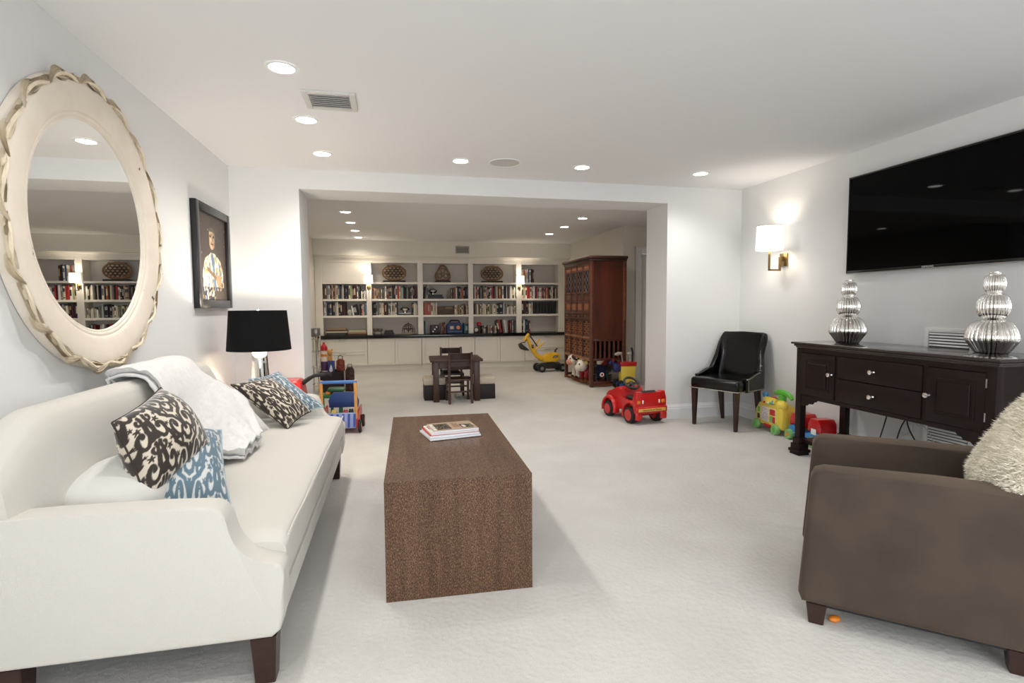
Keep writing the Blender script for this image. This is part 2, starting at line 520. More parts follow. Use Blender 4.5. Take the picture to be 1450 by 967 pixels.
def catmull(pts, t):
    n = len(pts) - 1
    s = min(t * n, n - 1e-6); i = int(s); f = s - i
    p0, p1, p2, p3 = pts[max(i - 1, 0)], pts[i], pts[i + 1], pts[min(i + 2, n)]
    return 0.5 * ((2 * p1) + (p2 - p0) * f + (2 * p0 - 5 * p1 + 4 * p2 - p3) * f * f + (3 * p1 - p0 - 3 * p2 + p3) * f * f * f)

# ---- sofa
SO = (-0.85, 2.87, 0.0)
sofa = thing('sofa', 'long cream upholstered sofa with curved back and scooped arms', 'sofa', SO)
S_Y0, S_Y1 = 1.76, 3.97
bm = BM(); box2(bm, (-1.22, S_Y0 + 0.06, 0.165), (-0.380, S_Y1 - 0.06, 0.284), 0.02, 3); shift(bm, SO); finish('seat_base', bm, M_sofa, sofa)
bm = BM(); box2(bm, (-1.20, S_Y0 + 0.05, 0.145), (-0.41, S_Y1 - 0.05, 0.168)); shift(bm, SO); finish('black_underside', bm, M_black, sofa)  # black slab stands in for the dark shadow gap under the sofa
def seat_fn(u, v):
    # closed rounded cross-section (x,z) swept along y
    y0, y1 = S_Y0 + 0.095, S_Y1 - 0.095
    y = y0 + (y1 - y0) * u
    a = 2 * pi * v
    e = 0.32
    cx, cz = cos(a), sin(a)
    px = math.copysign(abs(cx) ** e, cx); pz = math.copysign(abs(cz) ** e, cz)
    endf = min(1.0, (min(u, 1 - u) / 0.02)) ** 0.5
    x = -0.745 + 0.385 * px * (0.985 + 0.015 * endf)
    z = 0.378 + (0.088 * pz) * (0.75 + 0.25 * endf)
    if pz > 0: z += 0.018 * sin(pi * u) ** 0.5 * (1 - px * px) + 0.006 * noise.noise((x * 4, y * 3, 0))
    return Vector((x, y, z))
bm = BM(); vs = grid(bm, seat_fn, 60, 40, cv=True)
bm.faces.new(vs[0][::-1]); bm.faces.new(vs[-1]); shift(bm, SO)
sc = finish('seat_cushion', bm, M_sofa, sofa, smooth=50)
bm = BM()
for sgn, zz in ((1, 0.452), (1, 0.304)):
    tube(bm, [(-0.362, S_Y0 + 0.12 + (S_Y1 - S_Y0 - 0.24) * k / 30, zz + 0.004 * sin(k * 0.9)) for k in range(31)], 0.004, 6)
shift(bm, SO); finish('piping', bm, M_sofa, sc)
def back_h(y):
    return 0.585 + 0.300 * min(sstep(S_Y0 - 0.30, S_Y0 + 0.30, y), sstep(S_Y1 + 0.06, S_Y1 - 0.42, y))
def back_fn(u, v):
    y = S_Y0 + 0.015 + (S_Y1 - S_Y0 - 0.03) * u
    h = back_h(y)
    prof = [(-1.25, 0.17), (-1.255, 0.4), (-1.255, h - 0.06), (-1.245, h - 0.02), (-1.215, h), (-1.165, h + 0.002), (-1.125, h - 0.018), (-1.105, h - 0.06), (-1.085, h - 0.2), (-1.05, 0.44), (-1.04, 0.30), (-1.05, 0.17)]
    n = len(prof)
    t = v * n
    i = int(t) % n; f = t - int(t)
    a, b = prof[i], prof[(i + 1) % n]
    return Vector((a[0] + (b[0] - a[0]) * f, y, a[1] + (b[1] - a[1]) * f))
bm = BM(); vs = grid(bm, back_fn, 70, 36, cv=True); bm.faces.new(vs[0][::-1]); bm.faces.new(vs[-1]); shift(bm, SO)
finish('backrest', bm, M_sofa, sofa, smooth=50)
def arm_poly():
    pts = [(-1.25, 0.165), (-0.40, 0.165), (-0.375, 0.185), (-0.362, 0.24), (-0.358, 0.36)]
    # rounded nose, then a concave scoop up to the arm top
    for k in range(6): a = -0.1 + (pi / 2 + 0.1) * k / 5; pts.append((-0.388 + 0.03 * cos(a), 0.375 + 0.030 * sin(a)))
    knots = [Vector(p) for p in ((-0.395, 0.406, 0), (-0.430, 0.418, 0), (-0.465, 0.440, 0), (-0.495, 0.475, 0), (-0.512, 0.520, 0), (-0.522, 0.563, 0), (-0.540, 0.592, 0), (-0.580, 0.605, 0))]
    for k in range(1, 19):
        q = catmull(knots, k / 18); pts.append((q.x, q.y))
    pts += [(-0.7, 0.608), (-1.0, 0.612), (-1.25, 0.612)]
    return pts
for y0, y1 in ((S_Y0, S_Y0 + 0.10), (S_Y1 - 0.10, S_Y1)):
    bm = BM(); prism(bm, arm_poly(), y0, y1, 'XZ', 0.012, 3); shift(bm, SO)
    ar = finish('arm', bm, M_sofa, sofa, smooth=45)
def taper_leg(bm, x, y, z1, w1, w0, dx=0.0, dy=0.0):
    A = [bm.verts.new((x + sx * w1 / 2, y + sy * w1 / 2, z1)) for sx, sy in ((-1, -1), (1, -1), (1, 1), (-1, 1))]
    B = [bm.verts.new((x + dx + sx * w0 / 2, y + dy + sy * w0 / 2, 0.0)) for sx, sy in ((-1, -1), (1, -1), (1, 1), (-1, 1))]
    bm.faces.new(A); bm.faces.new(B[::-1])
    fs = []
    for i in range(4): fs.append(bm.faces.new((A[i], A[(i + 1) % 4], B[(i + 1) % 4], B[i])))
    bmesh.ops.bevel(bm, geom=list({e for f in fs for e in f.edges}), offset=0.003, segments=1, affect='EDGES')
for x, y in ((-0.43, S_Y0 + 0.055), (-1.13, S_Y0 + 0.055), (-0.43, S_Y1 - 0.055), (-1.13, S_Y1 - 0.055)):
    bm = BM(); taper_leg(bm, x, y, 0.16, 0.078, 0.062); shift(bm, SO); finish('leg', bm, M_legwood, sofa)

# ---- pillows with woven scroll pattern
def spiral(cx, cy, r0, r1, a0, a1, n=14):
    return [(cx + (r0 + (r1 - r0) * k / n) * cos(a0 + (a1 - a0) * k / n), cy + (r0 + (r1 - r0) * k / n) * sin(a0 + (a1 - a0) * k / n)) for k in range(n + 1)]
def scroll_mask(U, V):
    """dark-velvet mask of a mirrored scroll and leaf ornament; U, V arrays in 0..1"""
    U = U * 1.5 - 0.25; V = V * 1.35
    x = np.abs((U % 1.0) - 0.5) * 2
    y = V
    wob = 0.012 * np.sin(9 * x + 11 * y) + 0.01 * np.cos(17 * y - 7 * x)
    x = x + wob; y = y + wob
    strokes = []
    for oy in (0.0, 0.52, 1.04):
        strokes += [(spiral(0.30, 0.16 + oy, 0.05, 0.17, 3.6, -1.8), 0.030), (spiral(0.72, 0.30 + oy, 0.04, 0.17, 0.5, 6.0), 0.030),
                    (spiral(0.36, 0.42 + oy, 0.03, 0.11, -0.5, -5.4), 0.024), (spiral(0.86, 0.06 + oy, 0.03, 0.10, 2.0, 7.0), 0.024),
                    ([(0.0, 0.02 + oy), (0.05, 0.18 + oy), (0.14, 0.30 + oy), (0.30, 0.36 + oy), (0.5, 0.47 + oy)], 0.032),
                    ([(0.50, 0.0 + oy), (0.55, 0.12 + oy), (0.62, 0.2 + oy)], 0.036), ([(0.95, 0.2 + oy), (0.9, 0.35 + oy), (0.95, 0.5 + oy)], 0.04),
                    ([(0.0, 0.38 + oy), (0.12, 0.42 + oy), (0.18, 0.52 + oy)], 0.03), ([(0.12, 0.08 + oy), (0.2, 0.02 + oy)], 0.03)]
    d = np.full(U.shape, 9.0)
    for pts, w in strokes:
        for (ax, ay), (bx, by) in zip(pts, pts[1:]):
            dx, dy = (bx - ax), (by - ay)
            t = np.clip(((x - ax) * dx + (y - ay) * dy * 1.0) / (dx * dx + dy * dy + 1e-9), 0, 1)
            dd = np.hypot((x - ax - t * dx) * 0.55, (y - ay - t * dy)) - w
            d = np.minimum(d, dd - 0.004)
    # flower and bud dots
    for oy in (0.0, 0.5, 1.0):
        for cx, cy, r in ((0.0, 0.26 + oy, 0.05), (0.52, 0.3 + oy, 0.035), (0.30, 0.20 + oy, 0.03), (0.72, 0.47 + oy, 0.045), (0.15, 0.47 + oy, 0.028), (0.62, 0.06 + oy, 0.03), (0.98, 0.28 + oy, 0.05)):
            ang = np.arctan2(y - cy, (x - cx) * 0.55)
            d = np.minimum(d, np.hypot((x - cx) * 0.55, y - cy) - r * (1 + 0.35 * np.cos(5 * ang)))
    return np.clip(0.5 - d / 0.010, 0, 1)

def pillow(name, label, corners, thick, m, n=44, mask=None, dark=None, light=None, group=None, slump=0.0, piping=None, cat='pillow'):
    """soft square cushion spanned by four corners (c00,c10,c11,c01); optional two-colour print"""
    P = [Vector(c) for c in corners]
    C = sum(P, Vector()) / 4
    nrm = ((P[2] - P[0]).cross(P[3] - P[1])).normalized()
    verts, faces, uv = [], [], []
    def pt(u, v, side):
        p = (P[0] * (1 - u) * (1 - v) + P[1] * u * (1 - v) + P[2] * u * v + P[3] * (1 - u) * v)
        a, b = abs(2 * u - 1), abs(2 * v - 1)
        pin = 0.07 * ((1 - a * a) * b ** 6 + (1 - b * b) * a ** 6)
        p = p + (C - p) * pin
        h = thick * ((1 - a ** 2.2) * (1 - b ** 2.2)) ** 0.55
        h *= 1 + 0.10 * noise.noise((u * 3 + C.x * 7, v * 3 + C.y * 5, side * 3.0))
        p = p + nrm * (side * h)
        p.z -= slump * (1 - a) * (1 - b)
        return p - C
    idx = {}
    for s in (1, -1):
        for i in range(n):
            for j in range(n):
                edge = i in (0, n - 1) or j in (0, n - 1)
                if s == -1 and edge:
                    idx[(s, i, j)] = idx[(1, i, j)]; continue
                idx[(s, i, j)] = len(verts)
                verts.append(pt(i / (n - 1), j / (n - 1), s)); uv.append((i / (n - 1), j / (n - 1)))
    for s in (1, -1):
        for i in range(n - 1):
            for j in range(n - 1):
                q = [idx[(s, i, j)], idx[(s, i + 1, j)], idx[(s, i + 1, j + 1)], idx[(s, i, j + 1)]]
                faces.append(q if s == 1 else q[::-1])
    me = bpy.data.meshes.new(name)
    me.from_pydata(verts, [], faces)
    if mask is not None:
        U = np.array([a[0] for a in uv]); V = np.array([a[1] for a in uv])
        k = mask(U, V)[:, None]
        col = np.ones((len(uv), 4), dtype=np.float32)
        col[:, :3] = np.array(light[:3])[None] * (1 - k) + np.array(dark[:3])[None] * k
        at = me.color_attributes.new('print', 'FLOAT_COLOR', 'POINT')
        at.data.foreach_set('color', col.ravel())
    t = thing(name, label, cat, C, group=group)
    o = link('cover', me, m, t, smooth=80)
    loop = []
    for i in range(n - 1): loop.append(verts[idx[(1, i, 0)]])
    for j in range(n - 1): loop.append(verts[idx[(1, n - 1, j)]])
    for i in range(n - 1, 0, -1): loop.append(verts[idx[(1, i, n - 1)]])
    for j in range(n - 1, 0, -1): loop.append(verts[idx[(1, 0, j)]])
    bm = BM(); tube(bm, loop[::2], 0.004, 6, closed=True); finish('edge_seam', bm, piping if piping else m, t)
    return t
M_vel_br = vcol_mat('brown_cut_velvet', 0.75, sheen=0.5)
M_vel_bl = vcol_mat('blue_cut_velvet', 0.75, sheen=0.4)
M_br_edge = mat('brown_velvet_edge', srgb(52, 42, 34), 0.8)
M_bl_edge = mat('blue_velvet_edge', srgb(150, 176, 188), 0.8)
M_lin = weave_mat('white_linen', srgb(214, 212, 206), 600, strength=0.4)
BR_D, BR_L = srgb(44, 34, 27), srgb(206, 195, 177)
BL_D, BL_L = srgb(88, 112, 126), srgb(196, 199, 198)
wp = thing('scatter_pillow', 'white linen pillow tucked in the near corner of the sofa', 'pillow', (-0.955, 2.13, 0.562))
wrot = R3('Z', radians(-12)) @ R3('X', radians(14)) @ R3('Y', radians(8))
bm = BM(); blob(bm, (0, 0, 0), (0.160, 0.175, 0.088), 36, rot=wrot, p=0.72, fn=lambda d: 1 + 0.03 * noise.noise(d * 2.5)); finish('cover', bm, M_lin, wp, smooth=80)
def seam_pt(a):
    q = Vector((math.copysign(abs(cos(a)) ** 0.72, cos(a)) * 0.161, math.copysign(abs(sin(a)) ** 0.72, sin(a)) * 0.176, 0.0)); return wrot @ q
bm = BM(); tube(bm, [seam_pt(2 * pi * k / 60) for k in range(60)], 0.0035, 6, closed=True); finish('edge_seam', bm, M_lin, wp)
pillow('scatter_pillow', 'blue scroll-patterned pillow under the brown one near the sofa front arm', [(-0.865, 2.03, 0.495), (-0.60, 2.11, 0.455), (-0.735, 2.48, 0.69), (-1.00, 2.38, 0.75)], 0.085, M_vel_bl, 130, scroll_mask, BL_D, BL_L, piping=M_bl_edge)
pillow('scatter_pillow', 'brown and cream scroll-patterned pillow leaning at the near end of the sofa', [(-0.845, 2.03, 0.545), (-0.725, 2.33, 0.65), (-0.95, 2.46, 0.885), (-0.96, 2.08, 0.82)], 0.115, M_vel_br, 170, scroll_mask, BR_D, BR_L, piping=M_br_edge)
pillow('scatter_pillow', 'white back cushion half covered by the throw', [(-0.85, 3.00, 0.50), (-0.745, 3.44, 0.475), (-0.98, 3.50, 0.70), (-1.02, 3.00, 0.72)], 0.055, M_lin, 30)
pillow('scatter_pillow', 'pale blue scroll-patterned pillow behind the brown one at the far end of the sofa', [(-0.66, 3.66, 0.50), (-0.475, 3.76, 0.545), (-0.78, 3.88, 0.775), (-0.95, 3.80, 0.74)], 0.05, M_vel_bl, 110, scroll_mask, BL_D, BL_L, piping=M_bl_edge)
pillow('scatter_pillow', 'brown and cream scroll-patterned pillow at the far end of the sofa', [(-0.645, 3.42, 0.475), (-0.53, 3.58, 0.55), (-0.79, 3.74, 0.755), (-0.985, 3.54, 0.745)], 0.075, M_vel_br, 130, scroll_mask, BR_D, BR_L, piping=M_br_edge)

# ---- folded throw over the sofa back
TL = [Vector(p) for p in ((-1.272, 2.72, 0.80), (-1.250, 2.71, 0.885), (-1.13, 2.69, 0.900), (-1.065, 2.66, 0.85), (-1.01, 2.62, 0.69), (-0.92, 2.60, 0.575), (-0.80, 2.66, 0.51), (-0.71, 2.70, 0.495))]
TR = [Vector(p) for p in ((-1.272, 3.20, 0.80), (-1.250, 3.22, 0.885), (-1.13, 3.24, 0.900), (-1.06, 3.22, 0.835), (-0.985, 3.27, 0.775), (-0.88, 3.29, 0.685), (-0.785, 3.18, 0.565), (-0.70, 3.02, 0.497))]
def throw_fn(u, v):
    # v runs across three folded layers
    a, b = catmull(TL, u), catmull(TR, u)
    L = v * 3.0
    k = min(int(L), 2); f = L - k
    w = f if k % 2 == 0 else 1 - f
    bulge = 0.017 * (k + sstep(0.9, 1.0, f)) if k < 2 else 0.034
    inset = 0.018 * k
    w = inset + (1 - 2 * inset) * w if k else w
    p = a + (b - a) * w
    t = (catmull(TL, min(1, u + 0.01)) - catmull(TL, max(0, u - 0.01))).normalized()
    nrm = t.cross((b - a).normalized()).normalized()
    if nrm.x + nrm.z < 0: nrm = -nrm
    fold = 0.010 * sin(w * 19 + 3 * u) * sstep(0.55, 1.0, u) + 0.006 * noise.noise((u * 6, w * 5, 1.3))
    return p + nrm * (0.006 + bulge * (1.0 + 0.35 * sstep(0.6, 1, u)) + fold + 0.007 * noise.noise((u * 26, w * 20, k)))
M_fleece = mat('white_fleece', srgb(214, 212, 210), 0.95, sheen=0.3, bump=1.0, bscale=55, var=0.04, vscale=40)
bm = BM(); grid(bm, throw_fn, 80, 100)
TO = Vector((-0.95, 3.0, 0.5)); shift(bm, TO)
th = finish('throw_blanket', bm, M_fleece, None, TO, smooth=80)
sm = th.modifiers.new('thickness', 'SOLIDIFY'); sm.thickness = 0.011; sm.offset = 1
tag(th, 'white plush throw folded over the sofa back and seat', 'blanket')

# ---- coffee table
def dash_wood():
    m = mat('speckled_palm_wood', srgb(92, 60, 42), 0.5, coat=0.12, spec=0.2)
    nt = m.node_tree; b = nt.nodes['Principled BSDF']
    tc = nt.nodes.new('ShaderNodeTexCoord')
    mp = nt.nodes.new('ShaderNodeMapping'); mp.inputs['Scale'].default_value = (330, 130, 130)
    nt.links.new(tc.outputs['Object'], mp.inputs[0])
    n1 = nt.nodes.new('ShaderNodeTexNoise'); n1.inputs['Scale'].default_value = 1.0; n1.inputs['Detail'].default_value = 3.0; n1.inputs['Roughness'].default_value = 0.65
    nt.links.new(mp.outputs[0], n1.inputs['Vector'])
    mp2 = nt.nodes.new('ShaderNodeMapping'); mp2.inputs['Scale'].default_value = (22, 1.6, 1.6)
    nt.links.new(tc.outputs['Object'], mp2.inputs[0])
    n2 = nt.nodes.new('ShaderNodeTexNoise'); n2.inputs['Scale'].default_value = 1.0; n2.inputs['Detail'].default_value = 4.0
    nt.links.new(mp2.outputs[0], n2.inputs['Vector'])
    r1 = nt.nodes.new('ShaderNodeValToRGB')
    e = r1.color_ramp.elements
    e[0].position = 0.30; e[0].color = srgb(44, 29, 21)
    e[1].position = 0.72; e[1].color = srgb(146, 116, 92)
    k = r1.color_ramp.elements.new(0.5); k.color = srgb(86, 62, 47)
    nt.links.new(n1.outputs['Fac'], r1.inputs[0])
    mix = nt.nodes.new('ShaderNodeMixRGB'); mix.blend_type = 'OVERLAY'; mix.inputs[0].default_value = 0.55
    nt.links.new(r1.outputs[0], mix.inputs[1]); nt.links.new(n2.outputs['Fac'], mix.inputs[2])
    nt.links.new(mix.outputs[0], b.inputs['Base Color'])
    bp = nt.nodes.new('ShaderNodeBump'); bp.inputs['Strength'].default_value = 0.25; bp.inputs['Distance'].default_value = 0.001
    nt.links.new(n1.outputs['Fac'], bp.inputs['Height']); nt.links.new(bp.outputs[0], b.inputs['Normal'])
    b.inputs['Coat Normal'].default_value
    return m
M_palm = dash_wood()
CT = thing('coffee_table', 'brown speckled wood block coffee table in front of the sofa', 'table', (0.272, 2.828, 0.0), radians(-1.6))
w, l, h = 0.308, 0.655, 0.503
part_box('top', (-w, -l + 0.0502, h - 0.05), (w, l - 0.0502, h), M_palm, CT)
for s in (-1, 1):
    part_box('end_panel', (-w, s * l, 0.0), (w, s * (l - 0.05), h), M_palm, CT)
    part_box('side_panel', (s * (w - 0.002), -l + 0.0502, 0.002), (s * (w - 0.03), l - 0.0502, h - 0.0502), M_palm, CT, 0.001)

# ---- magazines on the coffee table
def magazine(label, c, rz, size, thick, cover, pages, seed, daubs=()):
    t = thing('magazine', label, 'magazine', c, rz, 'magazines on the coffee table')
    W, H = size
    bm = BM(); box(bm, (0, 0, thick / 2), (W - 0.003, H - 0.003, thick - 0.0012)); finish('pages', bm, pages, t)
    r = random.Random(seed)
    nx, ny = 56, 44
    def cov(u, v): return Vector(((u - .5) * W, (v - .5) * H, thick + 0.0012 * sin(pi * u) + 0.0003))
    bm = BM(); grid(bm, cov, nx, ny)
    o = finish('cover', bm, vcol_mat('magazine_cover_print', 0.25), t)
    def colr(co):
        u, v = co.x / W + .5, co.y / H + .5
        c = cover
        for (u0, u1, v0, v1, cc) in daubs:
            if u0 < u < u1 and v0 < v < v1: c = cc if (noise.noise((u * 24, v * 24, seed)) < 0.28) else cover
        return c
    set_print(o, colr)
    bm = BM(); box(bm, (0, -H / 2 + 0.001, thick / 2), (W, 0.002, thick)); finish('spine', bm, mat('magazine_spine_%d' % seed, srgb(*r.choice([(226, 228, 232), (214, 218, 226)])), 0.35), t)
    return t
M_paper = mat('magazine_pages', srgb(226, 226, 226), 0.7)
dk, tn, ol, wh = srgb(44, 34, 28), srgb(176, 152, 128), srgb(52, 56, 40), srgb(228, 222, 214)
z0 = 0.5065
magazine('white magazine at the bottom of the stack on the coffee table', (0.290, 2.94, z0), radians(12), (0.285, 0.225), 0.010, srgb(206, 206, 210), M_paper, 1)
magazine('red-covered magazine second from the bottom of the stack', (0.292, 2.945, z0 + 0.0115), radians(10), (0.275, 0.215), 0.010, srgb(190, 40, 36), M_paper, 2, ((0.1, 0.4, 0.5, 0.9, wh),))
magazine('white magazine with red lettering patch just under the top one', (0.296, 2.95, z0 + 0.023), radians(9), (0.265, 0.205), 0.009, srgb(222, 216, 208), M_paper, 3, ((0.05, 0.2, 0.5, 0.9, srgb(200, 40, 40)),))
magazine('tan magazine with a dark photo on its cover, topmost of the stack', (0.306, 2.952, z0 + 0.0335), radians(8), (0.250, 0.195), 0.008, tn, M_paper, 4, ((0.1, 0.42, 0.12, 0.86, dk), (0.02, 0.1, 0.1, 0.9, wh), (0.66, 0.93, 0.15, 0.62, ol), (0.7, 0.78, 0.25, 0.5, wh), (0.5, 0.64, 0.3, 0.9, srgb(150, 120, 96))))

# ---- armchair
M_velvet = mat('taupe_velvet', srgb(66, 54, 44), 0.85, sheen=0.3, var=0.24, vscale=5.5, bump=0.12, bscale=14)
M_velvet.node_tree.nodes['Principled BSDF'].inputs['Sheen Tint'].default_value = srgb(190, 165, 140)
AC = thing('armchair', 'taupe velvet club armchair with low square arms in the right foreground', 'armchair', (1.725, 1.935, 0.0), radians(-132.4))
AW, AT, AD = 0.355, 0.135, 0.80
for s in (1, -1):
    bm = BM(); x0, x1 = (AW - AT, AW) if s > 0 else (-AW, -AW + AT)
    prism(bm, [(0.0, 0.088), (-0.012, 0.12), (0.018, 0.56), (0.03, 0.588), (0.06, 0.600), (0.4, 0.604), (AD, 0.606), (AD, 0.088)], x0, x1, 'YZ', 0.026, 4)
    a = finish('arm', bm, M_velvet, AC, smooth=50)
    bm = BM()
    xo = x1 if s > 0 else x0
    tube(bm, [(xo - s * 0.022, y, z) for y, z in ((0.010, 0.10), (-0.004, 0.13), (0.012, 0.35), (0.026, 0.56), (0.04, 0.585))], 0.0035, 6)
    finish('piping', bm, M_velvet, a)
part_box('seat_base', (-AW + AT - 0.01, 0.03, 0.09), (AW - AT + 0.01, AD - 0.03, 0.27), M_velvet, AC, 0.02, 3)
bm = BM(); box2(bm, (-AW + AT + 0.004, 0.02, 0.272), (AW - AT - 0.004, AD - 0.19, 0.42), 0.04, 4); finish('seat_cushion', bm, M_velvet, AC)
bm = BM(); prism(bm, [(AD - 0.21, 0.25), (AD - 0.165, 0.58), (AD - 0.12, 0.625), (AD + 0.0, 0.63), (AD + 0.03, 0.59), (AD + 0.005, 0.09), (AD - 0.15, 0.09)], -AW + AT - 0.005, AW - AT + 0.005, 'YZ', 0.03, 4); finish('backrest', bm, M_velvet, AC, smooth=50)
part_box('black_underside', (-AW + 0.03, 0.03, 0.075), (AW - 0.03, AD - 0.03, 0.092), M_black, AC)
for x, y in ((AW - 0.055, 0.05), (-AW + 0.055, 0.05), (AW - 0.055, AD - 0.17), (-AW + 0.055, AD - 0.17)):
    bm = BM(); taper_leg(bm, x, y, 0.085, 0.07, 0.05); finish('leg', bm, M_legwood, AC)
# small orange toy piece showing under the armchair
bm = BM(); blob(bm, (0, 0, 0.012), (0.024, 0.016, 0.012), 14); ob = finish('toy_ball', bm, M_orange, None, (1.625, 1.66, 0)); tag(ob, 'small orange toy piece lying under the armchair', 'toy')

# ---- sheepskin cushion on the armchair: a thick pad covered in tufts
M_wool = mat('cream_sheepskin', srgb(252, 245, 228), 0.95, var=0.03, vscale=12)
def fur_cushion():
    t = thing('fur_cushion', 'shaggy cream sheepskin cushion on the taupe armchair', 'cushion', (0, 0, 0))
    t.location = AC.matrix_basis @ Vector((0.10, 0.65, 0.455))
    t.rotation_euler = (0, 0, radians(-132.4))
    r = random.Random(3)
    rot = R3('X', radians(62))
    def surf(d):
        q = Vector((math.copysign(abs(d.x) ** 0.75, d.x) * 0.25, math.copysign(abs(d.y) ** 0.75, d.y) * 0.25, d.z * 0.085))
        q *= 1 + 0.05 * noise.noise(d * 3)
        return rot @ q + Vector((0, 0.035, 0.245))
    bm = BM()
    def f(d): return 1
    n = 30
    grid_pts = []
    bmx = bmesh.ops.create_icosphere(bm, subdivisions=4, radius=1.0)
    for v in bm.verts: v.co = surf(v.co.normalized())
    finish('pad', bm, M_wool, t, smooth=80)
    verts, faces = [], []
    for k in range(34000):
        d = Vector((r.gauss(0, 1), r.gauss(0, 1), r.gauss(0, 1))).normalized()
        p = surf(d)
        e = 0.03
        nrm = (rot @ Vector((d.x * 0.5, d.y * 0.5, d.z * 1.6))).normalized()
        side = nrm.cross(Vector((r.gauss(0, 1), r.gauss(0, 1), r.gauss(0, 1)))).normalized()
        bend = Vector((r.gauss(0, .35) + 0.6 * noise.noise(p * 9), r.gauss(0, .35) + 0.6 * noise.noise(p * 9 + Vector((5, 0, 0))), r.gauss(0, .3) - 0.35))
        L = r.uniform(0.012, 0.026); w = r.uniform(0.0012, 0.0026)
        m1 = p + nrm * L * 0.55; tip = m1 + (nrm * 0.5 + bend).normalized() * L * 0.6
        b0 = p - nrm * 0.006
        i = len(verts)
        verts += [b0 - side * w, b0 + side * w, m1 + side * w * 0.8, m1 - side * w * 0.8, tip]
        faces += [(i, i + 1, i + 2, i + 3), (i + 3, i + 2, i + 4)]
    me = bpy.data.meshes.new('fleece'); me.from_pydata(verts, [], faces)
    o = link('fleece', me, M_wool, t, smooth=None); o['kind'] = 'stuff'
bpy.context.view_layer.update()
fur_cushion()

# ---- round carved mirror
def distressed():
    m = mat('distressed_cream_paint', srgb(226, 215, 198), 0.6)
    nt = m.node_tree; b = nt.nodes['Principled BSDF']
    tc = nt.nodes.new('ShaderNodeTexCoord')
    n1 = nt.nodes.new('ShaderNodeTexNoise'); n1.inputs['Scale'].default_value = 9.0; n1.inputs['Detail'].default_value = 9.0; n1.inputs['Roughness'].default_value = 0.6
    nt.links.new(tc.outputs['Object'], n1.inputs['Vector'])
    r = nt.nodes.new('ShaderNodeValToRGB')
    e = r.color_ramp.elements
    e[0].position = 0.300; e[0].color = srgb(66, 54, 45)
    e[1].position = 0.318; e[1].color = srgb(222, 211, 195)
    k = e.new(0.7); k.color = srgb(231, 221, 206)
    nt.links.new(n1.outputs['Fac'], r.inputs[0]); nt.links.new(r.outputs[0], b.inputs['Base Color'])
    return m
M_dist = distressed()
M_gilt = mat('worn_cream_gilt', srgb(224, 210, 184), 0.55, var=0.10, vscale=22)
M_mirror = mat('mirror_glass', (0.93, 0.95, 0.94, 1), 0.0, 1.0)
MY, MZ = 2.905, 1.592
mir = thing('wall_mirror', 'large round mirror in a distressed cream frame carved with leaves', 'mirror', (XL, MY, MZ), rot=(0, 0, 0))
bm = BM(); lathe(bm, [(0.488, 0.022), (0.001, 0.022), (0.001, 0.016), (0.488, 0.016)], 96, axis='X', caps=False); finish('glass', bm, M_mirror, mir, smooth=20)
bm = BM(); lathe(bm, [(0.478, 0.003), (0.478, 0.026), (0.483, 0.030), (0.490, 0.028), (0.494, 0.034), (0.502, 0.036), (0.508, 0.033), (0.514, 0.040), (0.524, 0.044), (0.535, 0.046), (0.56, 0.052), (0.59, 0.055), (0.62, 0.054), (0.640, 0.047), (0.655, 0.033), (0.658, 0.003)], 128, axis='X', caps=False); finish('frame', bm, M_dist, mir, smooth=60)
bm = BM()
tube(bm, [(0.050 + 0.008 * sin(k * 2 * pi / 12 + 1), (0.645 + 0.012 * sin(k * 2 * pi / 12)) * cos(2 * pi * k / 204), (0.645 + 0.012 * sin(k * 2 * pi / 12)) * sin(2 * pi * k / 204)) for k in range(204)], 0.0075, 6, closed=True)
finish('carved_vine', bm, M_gilt, mir)
# one carved leaf: curled blade with a midrib, long axis local Y, lying in the YZ plane
def leaf_mesh(name, L, Wd, curl):
    bm = BM()
    def f(u, v):
        y = (u - 0.5) * L
        hw = Wd * sin(pi * min(1, u * 0.97 + 0.02)) ** 0.7 * (1 - 0.35 * u)
        s = 2 * v - 1
        z = s * hw + curl * sin(u * pi * 1.3) * 0.6
        x = 0.008 * (1 - s * s) + 0.008 * u * u - (0.003 if abs(s) < 0.15 else 0)
        return Vector((x, y, z))
    vs = grid(bm, f, 14, 9)
    me = bpy.data.meshes.new(name)
    r = bmesh.ops.solidify(bm, geom=bm.faces[:], thickness=0.006)
    bmesh.ops.recalc_face_normals(bm, faces=bm.faces)
    bm.to_mesh(me); bm.free(); me.materials.append(M_gilt); me.shade_smooth(); me.set_sharp_from_angle(angle=radians(50))
    return me
lm = [leaf_mesh('leaf', 0.150, 0.025, 0.020), leaf_mesh('leaf', 0.135, 0.022, -0.018), leaf_mesh('leaf', 0.12, 0.019, 0.012)]
N = 34
for i in range(N):
    a = 2 * pi * i / N
    for (q, dr, da, tw) in ((i % 2, 0.006, 0.0, 0.26), (2, -0.010, 0.09, -0.24)):
        o = bpy.data.objects.new('leaf', lm[q]); COL.objects.link(o); o.parent = mir
        rr = 0.648 + dr
        aa = a + da
        o.location = (0.043, rr * cos(aa), rr * sin(aa))
        o.rotation_euler = (aa + pi / 2 + tw * (1 if i % 2 else -0.2), 0, 0)

